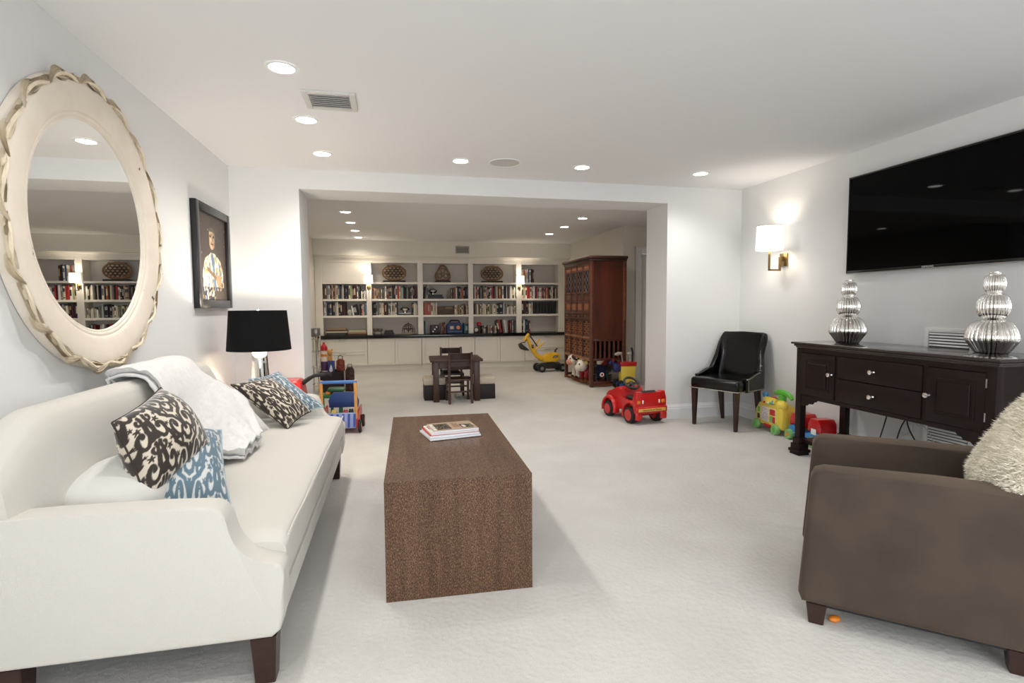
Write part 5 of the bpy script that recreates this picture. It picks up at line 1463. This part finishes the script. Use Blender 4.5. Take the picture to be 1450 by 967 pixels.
bm = BM(); box2(bm, (-aw - 0.03, -0.03, ah - 0.045), (aw + 0.03, ad + 0.01, ah), 0.012, 3); box2(bm, (-aw - 0.012, -0.012, ah - 0.075), (aw + 0.012, ad, ah - 0.045), 0.006); finish('cornice', bm, mat('armoire_cornice', srgb(62, 34, 24), 0.4, var=0.2), am)
for sx in (-1, 1):
    xa, xb = sorted((sx * (aw - 0.012), sx * (aw - 0.03)))
    sp = part_box('side_panel', (xa, 0.055, 0.72), (xb, ad - 0.055, ah - 0.075), M_armside, am)
    part_box('side_rail', (xa - 0.008, 0.055, 0.685), (xb + 0.008, ad - 0.055, 0.725), M_armside, am, 0.003)
    part_box('side_rail', (xa - 0.008, 0.055, 0.395), (xb + 0.008, ad - 0.055, 0.43), M_armside, am, 0.003)
    part_box('side_rail', (xa - 0.008, 0.055, 0.045), (xb + 0.008, ad - 0.055, 0.085), M_armside, am, 0.003)
    for k in range(7):
        y = 0.075 + 0.43 * k / 6
        part_box('side_slat', (xa, y, 0.43), (xb, y + 0.03, 0.685), M_arm, am)
    if sx == 1:
        bm = BM(); tube(bm, [(sx * (aw - 0.004), ad - 0.03, 1.0), (sx * (aw - 0.004), ad - 0.03, 1.55)], 0.006, 6); finish('edge_bead', bm, M_armlight, am)
part_box('back_panel', (-aw + 0.03, ad - 0.03, 0.395), (aw - 0.03, ad - 0.01, ah - 0.075), M_armdark, am)
part_box('floor_board', (-aw + 0.03, 0.02, 0.395), (aw - 0.03, ad - 0.03, 0.42), M_arm, am)
for z, hgt in ((1.845, 0.03), (1.085, 0.03), (1.005, 0.022), (0.715, 0.035), (0.395, 0.04)):
    part_box('front_rail', (-aw + 0.05, -0.004, z), (aw - 0.05, 0.045, z + hgt), M_armlight if z < 0.9 else M_arm, am, 0.005, 2)
def lattice(parent, x0, x1, z0, z1, y, nx, nz, m, r=0.005):
    bm = BM()
    for i in range(1, nx): x = x0 + (x1 - x0) * i / nx; box2(bm, (x - r, y - r, z0), (x + r, y + r, z1))
    for j in range(1, nz): z = z0 + (z1 - z0) * j / nz; box2(bm, (x0, y - r, z - r), (x1, y + r, z + r))
    for i in range(nx):
        for j in range(nz):
            if (i + j) % 2 == 0:
                xc, zc = x0 + (x1 - x0) * (i + .5) / nx, z0 + (z1 - z0) * (j + .5) / nz
                box(bm, (xc, y, zc), ((x1 - x0) / nx * 0.42, 2 * r, (z1 - z0) / nz * 0.42), rot=R3('Y', radians(45)))
    o = finish('lattice', bm, m, parent, smooth=None); o['kind'] = 'stuff'
    return o
cols4 = [(-0.56, -0.29), (-0.27, -0.005), (0.005, 0.27), (0.29, 0.56)]
for i, (x0, x1) in enumerate(cols4):
    bm = BM()
    for a_, b_ in (((x0, 0.0, 1.115), (x0 + 0.026, 0.03, 1.842)), ((x1 - 0.026, 0.0, 1.115), (x1, 0.03, 1.842)), ((x0, 0.0, 1.815), (x1, 0.03, 1.842)), ((x0, 0.0, 1.73), (x1, 0.03, 1.752)), ((x0, 0.0, 1.40), (x1, 0.03, 1.424)), ((x0, 0.0, 1.26), (x1, 0.03, 1.284)), ((x0, 0.0, 1.115), (x1, 0.03, 1.14))): box2(bm, a_, b_, 0.003, 1)
    d = finish('door', bm, M_arm, am)
    for z0_, z1_, m in ((1.752, 1.815, M_armlight), (1.284, 1.40, M_arm), (1.14, 1.26, M_armlight)):
        bm = BM(); box2(bm, (x0 + 0.026, 0.014, z0_), (x1 - 0.026, 0.024, z1_)); prism(bm, rounded_rect(x0 + 0.04, x1 - 0.04, z0_ + 0.012, z1_ - 0.012, 0.012, 3), 0.004, 0.014, 'XZ', 0.004, 1); finish('carved_panel', bm, m, d)
    part_box('backing_paper', (x0 + 0.026, 0.020, 1.424), (x1 - 0.026, 0.024, 1.73), M_ricepaper, d)
    lattice(d, x0 + 0.026, x1 - 0.026, 1.424, 1.73, 0.012, 4, 6, M_armdark, 0.004)
    dr_ = part_box('drawer', (x0 + 0.004, 0.002, 1.03), (x1 - 0.004, 0.03, 1.082), M_arm, am, 0.005, 2)
    bm = BM(); blob(bm, ((x0 + x1) / 2, -0.008, 1.056), (0.012, 0.012, 0.012), 10); finish('knob', bm, M_brass, dr_)
    for z0_, z1_ in ((0.755, 1.0), (0.44, 0.71)):
        bm = BM()
        for a_, b_ in (((x0, 0.006, z0_), (x0 + 0.022, 0.03, z1_)), ((x1 - 0.022, 0.006, z0_), (x1, 0.03, z1_)), ((x0, 0.006, z1_ - 0.02), (x1, 0.03, z1_)), ((x0, 0.006, z0_), (x1, 0.03, z0_ + 0.02))): box2(bm, a_, b_, 0.002, 1)
        p_ = finish('lattice_panel', bm, M_arm, am)
        lattice(p_, x0 + 0.022, x1 - 0.022, z0_ + 0.02, z1_ - 0.02, 0.016, 3, 6, M_armlight, 0.006)
        part_box('inner_board', (x0 + 0.022, 0.028, z0_ + 0.02), (x1 - 0.022, 0.032, z1_ - 0.02), M_armdark, p_)
for x in (-0.28, 0.28): part_box('centre_post', (x - 0.010, -0.006, 0.42), (x + 0.010, 0.035, 1.845), mat('armoire_cornice', srgb(62, 34, 24), 0.4), am, 0.003)
# ================================================================== rocking toys under the armoire
def plush_mat(name, c): return mat(name, srgb(*c), 0.95, sheen=0.5, bump=0.5, bscale=120)
M_pw, M_pb, M_pk, M_pp, M_pr, M_pdb, M_py = plush_mat('plush_white', (226, 218, 204)), plush_mat('plush_brown', (66, 36, 26)), plush_mat('plush_black', (24, 20, 20)), plush_mat('plush_pink', (214, 150, 124)), plush_mat('plush_red', (150, 28, 34)), plush_mat('plush_navy', (30, 34, 74)), plush_mat('plush_yellow', (226, 196, 110))
M_rock = mat('rocker_wood', srgb(126, 76, 46), 0.45, var=0.2, vscale=12)
def rocker_base(t, L, y):
    for s_ in (-1, 1):
        bm = BM(); pts = [(L * (k / 12 - 0.5) * 1.1, 0.012 + 0.05 * (k / 6 - 1) ** 2) for k in range(13)]
        prism(bm, [(p[0], p[1] - 0.012) for p in pts] + [(p[0], p[1] + 0.028) for p in pts[::-1]], s_ * y - 0.012, s_ * y + 0.012, 'XZ'); finish('rocker', bm, M_rock, t)
    for x in (-L * 0.3, L * 0.3): part_box('crossbar', (x - 0.015, -y, 0.03), (x + 0.015, y, 0.05), M_rock, t, 0.003)
def plush(name, label, loc, rz, mb, mh, mm, mf, patch=None, saddle=None, mane=None, headz=0.30):
    """four-legged plush rocker, head towards local -X"""
    t = thing(name, label, 'plush toy', loc, rz, 'rocking toys under the armoire')
    rocker_base(t, 0.44, 0.10)
    bm = BM(); blob(bm, (0.04, 0, 0.215), (0.17, 0.10, 0.095), 18, fn=lambda d: 1 + 0.06 * d.x); finish('body', bm, mb, t, smooth=80)
    for x in (-0.09, 0.15):
        for y in (-0.075, 0.075):
            bm = BM(); tube(bm, [(x, y, 0.19), (x - 0.005, y, 0.12), (x - 0.01, y, 0.06)], [0.042, 0.038, 0.042], 10); l_ = finish('leg', bm, mb, t)
            bm = BM(); blob(bm, (x - 0.02, y, 0.066), (0.048, 0.038, 0.03), 10); finish('foot', bm, mf, l_)
    bm = BM(); tube(bm, [(-0.07, 0, 0.24), (-0.12, 0, headz - 0.02)], [0.07, 0.06], 12); finish('neck', bm, mb, t)
    bm = BM(); blob(bm, (-0.15, 0, headz), (0.092, 0.088, 0.09), 18); hd = finish('head', bm, mh, t)
    bm = BM(); blob(bm, (-0.215, 0, headz - 0.03), (0.056, 0.064, 0.052), 14); finish('muzzle', bm, mm, hd)
    for y in (-1, 1):
        bm = BM(); blob(bm, (-0.135, y * 0.095, headz + 0.055), (0.022, 0.045, 0.03), 10, rot=R3('X', y * 0.5)); finish('ear', bm, mane or mb, hd)
        bm = BM(); blob(bm, (-0.225, y * 0.042, headz + 0.028), (0.010, 0.010, 0.014), 8); finish('eye', bm, M_black_gloss, hd)
    if patch:
        bm = BM(); blob(bm, (-0.135, -0.035, headz + 0.035), (0.075, 0.066, 0.062), 14); finish('face_patch', bm, patch, hd)
        bm = BM(); blob(bm, (0.08, -0.03, 0.23), (0.10, 0.085, 0.09), 14); finish('body_patch', bm, patch, t)
    if mane:
        bm = BM()
        for k in range(6): blob(bm, (-0.10 + 0.02 * k, 0, headz + 0.075 - 0.02 * k), (0.03, 0.03, 0.03), 8)
        finish('mane', bm, mane, t)
    if saddle:
        bm = BM(); grid(bm, lambda u, v: Vector((-0.03 + 0.13 * u, -0.118 * cos(pi * v), 0.14 + 0.185 * sin(pi * v) ** 0.8)), 8, 20)
        bmesh.ops.solidify(bm, geom=bm.faces[:], thickness=0.01); sd = finish('saddle', bm, saddle, t)
        for g_ in (-1, 1):
            bm = BM(); lathe(bm, [(0.001, g_ * 0.006), (0.032, g_ * 0.004), (0.034, g_ * -0.004)], 18, c=(0.035, g_ * 0.124, 0.185), axis='Y'); e_ = finish('emblem', bm, M_white, sd)
            bm = BM(); lathe(bm, [(0.001, g_ * 0.010), (0.018, g_ * 0.008), (0.019, 0.0)], 14, c=(0.035, g_ * 0.124, 0.185), axis='Y'); finish('emblem_centre', bm, M_red_pl, e_)
    bm = BM(); tube(bm, [(0.20, 0, 0.23), (0.25, 0, 0.20), (0.26, 0, 0.14)], [0.016, 0.012, 0.018], 8); finish('tail', bm, mane or mb, t)
    return t
plush('plush_cow', 'plush rocking cow with pink muzzle, farthest under the armoire', (2.98, 8.24, 0.0), 0.12, M_pw, M_pw, M_pp, M_pb, patch=M_pb, headz=0.335)
plush('plush_sheep', 'plush rocking toy with round white face and red body under the armoire', (2.98, 7.86, 0.0), 0.25, M_pr, M_pw, M_pw, M_pb, mane=M_py, headz=0.285)
plush('plush_pony', 'dark plush rocking pony with navy saddle beside the armoire post', (3.06, 7.56, 0.0), pi - 0.1, M_pk, M_pb, M_pb, M_pw, saddle=M_pdb, mane=M_pr, headz=0.33)

# ---- toy golf set
gs = thing('golf_bag', 'yellow and red toy golf bag on wheels beside the armoire', 'toy', (3.285, 7.18, 0.0), radians(-6), scale=(1.22, 1.22, 1.28))
bm = BM(); prism(bm, [(-0.075, 0.05), (0.08, 0.05), (0.10, 0.27), (-0.085, 0.27)], -0.06, 0.06, 'XZ', 0.015, 2); finish('bag', bm, M_yellow_pl, gs)
bm = BM(); prism(bm, [(-0.09, 0.265), (0.105, 0.265), (0.11, 0.31), (-0.095, 0.31)], -0.066, 0.066, 'XZ', 0.01, 2); finish('rim', bm, M_red_pl, gs)
bm = BM(); box2(bm, (-0.17, -0.05, 0.20), (-0.075, 0.04, 0.30), 0.02, 2); tube(bm, [(-0.16, 0, 0.29), (-0.19, 0, 0.315), (-0.21, 0, 0.29)], 0.018, 8); finish('side_pocket', bm, mat('navy_plastic', srgb(30, 36, 96), 0.4), gs)
bm = BM(); tube(bm, [(0.07, 0, 0.29), (0.075, 0, 0.42), (0.06, 0, 0.47)], 0.012, 8); finish('handle', bm, mat('dark_navy', srgb(24, 22, 52), 0.5), gs)
for y in (-0.075, 0.075): wheel(gs, (-0.09, y, 0.055), 0.055, 0.035, M_rubber, M_blue_pl)
def club(label, x, y, tilt, hgt, head):
    t = thing('golf_club', label, 'golf club', (3.285 + x, 7.18 + y, 0.08), rot=(0, tilt, 0), group='toy golf clubs')
    bm = BM(); tube(bm, [(0, 0, 0), (0, 0, hgt)], 0.009, 8); finish('shaft', bm, M_silver, t)
    bm = BM(); blob(bm, (head * 0.045, 0, hgt + 0.01), (0.065, 0.03, 0.026), 14); finish('head', bm, mat('club_grey', srgb(168, 166, 160), 0.4), t)
club('toy golf club with a grey head tilted left out of the bag', -0.01, 0.0, -0.16, 0.44, -1)
club('toy golf club standing upright at the back of the bag', 0.045, 0.02, 0.05, 0.42, 0.2)

# ================================================================== red ride-on car
rc = thing('ride_on_car', 'red ride-on toy car with black steering wheel by the opening', 'toy car', (2.545, 4.965, 0.0), radians(9))
prof = [(0.02, 0.10), (0.02, 0.19), (0.05, 0.23), (0.14, 0.225), (0.32, 0.215), (0.335, 0.32), (0.36, 0.345), (0.40, 0.345), (0.425, 0.315), (0.47, 0.29), (0.60, 0.275), (0.655, 0.235), (0.665, 0.10)]
bm = BM(); prism(bm, prof, -0.135, 0.135, 'YZ', 0.022, 3); finish('body', bm, M_red_pl, rc, smooth=50)
bm = BM(); prism(bm, [(-0.178, 0.112), (0.178, 0.112), (0.186, 0.19), (0.184, 0.27), (0.172, 0.338), (0.12, 0.340), (0.085, 0.315), (-0.085, 0.315), (-0.12, 0.340), (-0.172, 0.338), (-0.184, 0.27), (-0.186, 0.19)], 0.0, 0.055, 'XZ', 0.012, 3); tl = finish('tail_panel', bm, M_red_pl, rc, smooth=50)
bm = BM(); box2(bm, (-0.19, -0.022, 0.122), (0.19, 0.02, 0.185), 0.014, 3); bp_ = finish('bumper', bm, M_red_pl, rc)
part_box('sticker', (-0.165, -0.0245, 0.137), (0.165, -0.021, 0.168), mat('yellow_sticker', srgb(226, 178, 84), 0.45), bp_, 0.001)
text_obj('lettering', 'Natural Brave Farmer', 0.026, mat('sticker_ink', srgb(60, 30, 20), 0.5), bp_, (0, -0.0250, 0.1525), (pi / 2, 0, 0))
for s_ in (-1, 1):
    bm = BM(); box2(bm, (s_ * 0.148 - 0.02, -0.006, 0.215), (s_ * 0.148 + 0.02, 0.004, 0.25), 0.005); finish('tail_light', bm, M_orange, tl)
    bm = BM(); box2(bm, (s_ * 0.10 - 0.008, -0.006, 0.215), (s_ * 0.10 + 0.008, 0.004, 0.252), 0.004); finish('reverse_light', bm, M_white, tl)
    # fenders: rounded arches over each wheel
    for yc, rr, name in ((0.12, 0.125, 'rear_fender'), (0.53, 0.12, 'front_fender')):
        bm = BM()
        def fen(u, v, yc=yc, rr=rr):
            a = -0.25 + (pi + 0.5) * u
            b = 2 * pi * v
            r2_ = rr + 0.018 * cos(b)
            return Vector((s_ * 0.150 + 0.042 * sin(b), yc + r2_ * cos(a), 0.088 + r2_ * sin(a) * 1.05))
        g_ = grid(bm, fen, 18, 12, cv=True); bm.faces.new(g_[0]); bm.faces.new(g_[-1]); finish(name, bm, M_red_pl, rc, smooth=70)
    wheel(rc, (s_ * 0.155, 0.12, 0.088), 0.088, 0.085, M_rubber, M_red_pl, axis='X', hub=0.66)
    wheel(rc, (s_ * 0.155, 0.53, 0.085), 0.085, 0.075, M_rubber, M_red_pl, axis='X', hub=0.66)
bm = BM(); box2(bm, (-0.11, 0.06, 0.222), (0.11, 0.30, 0.262), 0.018, 3); tube(bm, [(-0.10, 0.075, 0.27), (-0.08, 0.06, 0.318), (0.08, 0.06, 0.318), (0.10, 0.075, 0.27)], 0.022, 8); finish('seat', bm, M_dark_pl, rc)
bm = BM(); Rm = R3('X', radians(38)); cst = Vector((-0.03, 0.305, 0.385))
tube(bm, [cst + Rm @ Vector((0.082 * cos(2 * pi * j / 24), 0.082 * sin(2 * pi * j / 24), 0)) for j in range(24)], 0.013, 8, closed=True)
tube(bm, [cst + Rm @ Vector((-0.08, 0, 0)), cst + Rm @ Vector((0.08, 0, 0))], 0.016, 8, flat=0.5)
tube(bm, [cst + Rm @ Vector((0, 0, 0)), cst + Rm @ Vector((0, -0.08, 0))], 0.014, 8, flat=0.5)
tube(bm, [cst, Vector((-0.02, 0.36, 0.33))], 0.014, 8)
blob(bm, cst, (0.03, 0.03, 0.018), 12, rot=Rm); finish('steering_wheel', bm, M_dark_pl, rc)
part_box('axle', (-0.12, 0.105, 0.07), (0.12, 0.135, 0.10), M_black, rc)

# ================================================================== left side toys
wk = thing('push_walker', 'wooden push walker with blue handle bar and striped front behind the sofa', 'toy', (-0.53, 5.30, 0.0), radians(-3))
M_honey = mat('honey_wood', srgb(206, 146, 70), 0.4, var=0.15, vscale=10)
for s_ in (-1, 1):
    bm = BM(); prism(bm, [(-0.02, 0.14), (0.012, 0.14), (-0.005, 0.50), (-0.015, 0.522), (-0.03, 0.522), (-0.038, 0.50)], s_ * 0.157 - 0.014, s_ * 0.157 + 0.014, 'YZ', 0.004, 2); finish('post', bm, M_honey, wk)
    part_box('side_board', (s_ * 0.165 - 0.009, -0.02, 0.05), (s_ * 0.165 + 0.009, 0.34, 0.22), M_red_pl, wk, 0.006)
    for y in (0.02, 0.30): wheel(wk, (s_ * 0.187, y, 0.062), 0.062, 0.026, M_rubber, M_red_pl, axis='X')
bm = BM(); tube(bm, [(-0.172, -0.022, 0.502), (0.172, -0.022, 0.502)], 0.017, 12); finish('handle_bar', bm, mat('bar_blue', srgb(70, 120, 186), 0.4), wk)
bm = BM(); prism(bm, [(-0.142, 0.20), (0.142, 0.20), (0.15, 0.27), (0.12, 0.335), (0.08, 0.355), (-0.08, 0.355), (-0.12, 0.335), (-0.15, 0.27)], 0.30, 0.318, 'XZ', 0.005, 2); finish('front_board', bm, mat('board_blue', srgb(38, 66, 124), 0.45), wk)
part_box('tray', (-0.155, -0.01, 0.05), (0.155, 0.33, 0.065), M_red_pl, wk, 0.003)
part_box('striped_panel', (-0.155, -0.03, 0.055), (0.155, -0.012, 0.205), mat('panel_lilac', srgb(150, 164, 208), 0.5), wk, 0.004)
for k in range(6):
    x = -0.13 + 0.052 * k
    bm = BM(); prism(bm, [(x, 0.065), (x + 0.022, 0.065), (x + 0.026, 0.195), (x + 0.004, 0.195)], -0.0335, -0.029, 'XZ'); finish('stripe', bm, mat('panel_blue', srgb(62, 84, 166), 0.5), wk)
for i, (x, y, m, l) in enumerate(((0.05, 0.08, M_red_pl, 'red toy brick lying in the push walker'), (0.10, 0.12, M_dark_pl, 'black toy brick lying in the push walker'), (-0.06, 0.10, M_yellow_pl, 'yellow toy brick lying in the push walker'))):
    bm = BM(); box(bm, (0, 0, 0.07), (0.045, 0.045, 0.14), 0.004)
    for sx_ in (-0.01, 0.01): lathe(bm, [(0.008, 0.138), (0.008, 0.150), (0.001, 0.151)], 10, c=(sx_, 0, 0))
    tag(finish('toy_brick', bm, m, None, (-0.53 + x, 5.30 + y, 0.0655)), l, 'toy')
# green play bench behind the walker
gb = thing('play_bench', 'low green toy workbench behind the push walker', 'toy', (-0.70, 6.15, 0.0))
part_box('upper_shelf', (-0.03, -0.05, 0.288), (0.15, 0.12, 0.318), mat('dark_green_plastic', srgb(34, 92, 56), 0.4), gb, 0.008)
part_box('lower_shelf', (-0.10, -0.07, 0.218), (0.12, 0.14, 0.255), mat('mid_green_plastic', srgb(48, 118, 70), 0.4), gb, 0.012)
for x in (0.0, 0.10): part_box('leg', (x - 0.015, 0.09, 0.0), (x + 0.015, 0.12, 0.289), mat('dark_green_plastic', srgb(34, 92, 56), 0.4), gb, 0.004)
for x in (-0.08, 0.10): part_box('leg', (x - 0.015, -0.05, 0.0), (x + 0.015, -0.02, 0.219), mat('dark_green_plastic', srgb(34, 92, 56), 0.4), gb, 0.004)
bm = BM(); box2(bm, (-0.05, -0.04, 0.256), (0.0, 0.03, 0.285), 0.008); finish('orange_piece', bm, M_orange, gb)
# red push car with black handle behind the sofa end
pc = thing('push_car', 'red plastic push car with black loop handle behind the sofa end', 'toy', (-0.98, 4.93, 0.0), radians(0))
bm = BM(); prism(bm, [(-0.20, 0.16), (0.20, 0.16), (0.215, 0.40), (0.19, 0.565), (0.16, 0.588), (-0.14, 0.594), (-0.18, 0.57), (-0.21, 0.38)], -0.13, 0.13, 'XZ', 0.02, 3); finish('body', bm, M_red_pl, pc)
for x in (-0.13, 0.13):
    for y in (-0.13, 0.13): wheel(pc, (x, y, 0.085), 0.085, 0.05, M_rubber, M_silver)
part_box('chassis', (-0.17, -0.1, 0.06), (0.17, 0.1, 0.165), M_dark_pl, pc, 0.01)
bm = BM(); tube(bm, [(0.17, -0.02, 0.53), (0.20, -0.03, 0.565), (0.25, -0.05, 0.60), (0.30, -0.06, 0.622), (0.38, -0.055, 0.628), (0.425, 0.0, 0.622), (0.41, 0.06, 0.618), (0.34, 0.075, 0.618), (0.27, 0.05, 0.605), (0.22, 0.01, 0.57), (0.17, 0.0, 0.53)], 0.016, 10); finish('handle', bm, M_rubber, pc)
# chrome rack and toys by the playroom left wall
rk = thing('chrome_rack', 'tall narrow chrome rack against the playroom left wall', 'rack', (-1.11, 8.05, 0.0))
for x in (-0.05, 0.05):
    for y in (-0.14, 0.14): bm = BM(); tube(bm, [(x, y, 0.0), (x, y, 0.905)], 0.010, 10); finish('post', bm, M_chrome, rk)
for z in (0.10, 0.36, 0.58, 0.76):
    for y in (-0.14, 0.14): bm = BM(); tube(bm, [(-0.05, y, z), (0.05, y, z)], 0.006, 8); finish('rung', bm, M_chrome, rk)
    for x in (-0.05, 0.05): bm = BM(); tube(bm, [(x, -0.14, z), (x, 0.14, z)], 0.006, 8); finish('rung', bm, M_chrome, rk)
part_box('top_panel', (-0.055, -0.15, 0.80), (0.055, 0.15, 0.915), mat('steel_panel', srgb(128, 124, 118), 0.3, 0.8), rk, 0.004)
def crate(label, loc, w, d, h, m):
    t = thing('toy_bin', label, 'bin', loc)
    bm = BM()
    for a_, b_ in (((-w / 2, -d / 2, 0), (w / 2, d / 2, 0.012)), ((-w / 2, -d / 2, 0), (-w / 2 + 0.012, d / 2, h)), ((w / 2 - 0.012, -d / 2, 0), (w / 2, d / 2, h)), ((-w / 2, -d / 2, 0), (w / 2, -d / 2 + 0.012, h)), ((-w / 2, d / 2 - 0.012, 0), (w / 2, d / 2, h))): box2(bm, a_, b_, 0.002, 1)
    finish('body', bm, m, t)
    bm = BM(); tube(bm, [(-w / 2, -d / 2, h), (w / 2, -d / 2, h), (w / 2, d / 2, h), (-w / 2, d / 2, h)], 0.010, 6, closed=True); finish('rim', bm, m, t)
crate('dark fabric toy bin beside the chrome rack', (-0.88, 8.02, 0.0), 0.30, 0.34, 0.30, mat('dark_bin', srgb(40, 28, 30), 0.8))
dl = thing('toy_bottle', 'white toy bottle figure with a red cap standing in the toy bin', 'toy', (-0.985, 7.99, 0.0125), scale=(0.72, 0.72, 1.0))
bm = BM(); lathe(bm, [(0.001, 0), (0.055, 0.0), (0.06, 0.03), (0.062, 0.40), (0.06, 0.59), (0.045, 0.615), (0.001, 0.62)], 20); finish('body', bm, mat('figure_white', srgb(226, 212, 196), 0.5), dl)
bm = BM(); lathe(bm, [(0.066, 0.585), (0.068, 0.63), (0.05, 0.655), (0.025, 0.675), (0.02, 0.70), (0.001, 0.705)], 20); finish('cap', bm, M_red_pl, dl)
bm = BM(); lathe(bm, [(0.0625, 0.30), (0.0635, 0.31), (0.0635, 0.42), (0.0625, 0.43)], 20, caps=False); finish('purple_band', bm, mat('purple_plastic', srgb(88, 44, 92), 0.5), dl)
bm = BM(); lathe(bm, [(0.0622, 0.50), (0.0632, 0.505), (0.0632, 0.53), (0.0622, 0.535)], 20, caps=False); finish('yellow_band', bm, M_orange, dl)
tb = thing('toy_bear', 'small golden plush bear perched in the toy bin', 'plush toy', (-0.915, 8.06, 0.0125), scale=(0.8, 0.8, 1.0))
M_gold = plush_mat('plush_gold', (206, 158, 84))
bm = BM(); tube(bm, [(0, 0, 0), (0, 0, 0.25), (0, 0, 0.42), (0, 0, 0.50)], [0.06, 0.065, 0.055, 0.035], 12); finish('body', bm, M_gold, tb)
bm = BM(); blob(bm, (0, 0, 0.545), (0.048, 0.046, 0.046), 14)
for s_ in (-1, 1): blob(bm, (s_ * 0.038, 0, 0.585), (0.016, 0.012, 0.016), 8)
finish('head', bm, M_gold, tb)
bk_ = thing('toy_box_carton', 'blue toy carton with a white figure standing in the toy bin', 'box', (-0.885, 7.945, 0.0125), radians(-8), scale=(0.8, 0.8, 1.0))
part_box('carton', (-0.055, -0.03, 0), (0.055, 0.03, 0.44), mat('carton_blue', srgb(46, 62, 132), 0.5), bk_, 0.003)
bm = BM(); prism(bm, [(-0.02, 0.34), (0.0, 0.39), (0.022, 0.35), (0.03, 0.30), (0.0, 0.27), (-0.03, 0.30)], -0.033, -0.029, 'XZ'); finish('printed_figure', bm, M_white, bk_)
sb_ = thing('patterned_bag', 'small red and cream patterned cloth bag beside the toy bin', 'bag', (-0.765, 8.0, 0.301))
bm = BM(); prism(bm, [(-0.06, 0.0), (0.06, 0.0), (0.055, 0.14), (0.03, 0.17), (-0.03, 0.17), (-0.055, 0.14)], -0.04, 0.04, 'XZ', 0.015, 2); finish('body', bm, mat('folk_print', srgb(128, 62, 48), 0.8, var=0.8, vscale=32), sb_)
bm = BM(); tube(bm, [(-0.03, 0, 0.165), (-0.028, 0, 0.205), (0.0, 0, 0.222), (0.028, 0, 0.205), (0.03, 0, 0.165)], 0.006, 6); finish('handle', bm, M_dark_pl, sb_)
sb2 = thing('patterned_bag', 'dark patterned cloth bag standing on the floor right of the toy bin', 'bag', (-0.64, 8.0, 0.0))
bm = BM(); prism(bm, [(-0.065, 0.0), (0.065, 0.0), (0.06, 0.30), (0.035, 0.35), (-0.035, 0.35), (-0.06, 0.30)], -0.06, 0.06, 'XZ', 0.018, 2); finish('body', bm, mat('dark_folk_print', srgb(64, 40, 36), 0.8, var=0.9, vscale=26), sb2)
bm = BM(); tube(bm, [(-0.03, 0, 0.345), (-0.025, 0, 0.39), (0.025, 0, 0.39), (0.03, 0, 0.345)], 0.006, 6); finish('handle', bm, M_dark_pl, sb2)
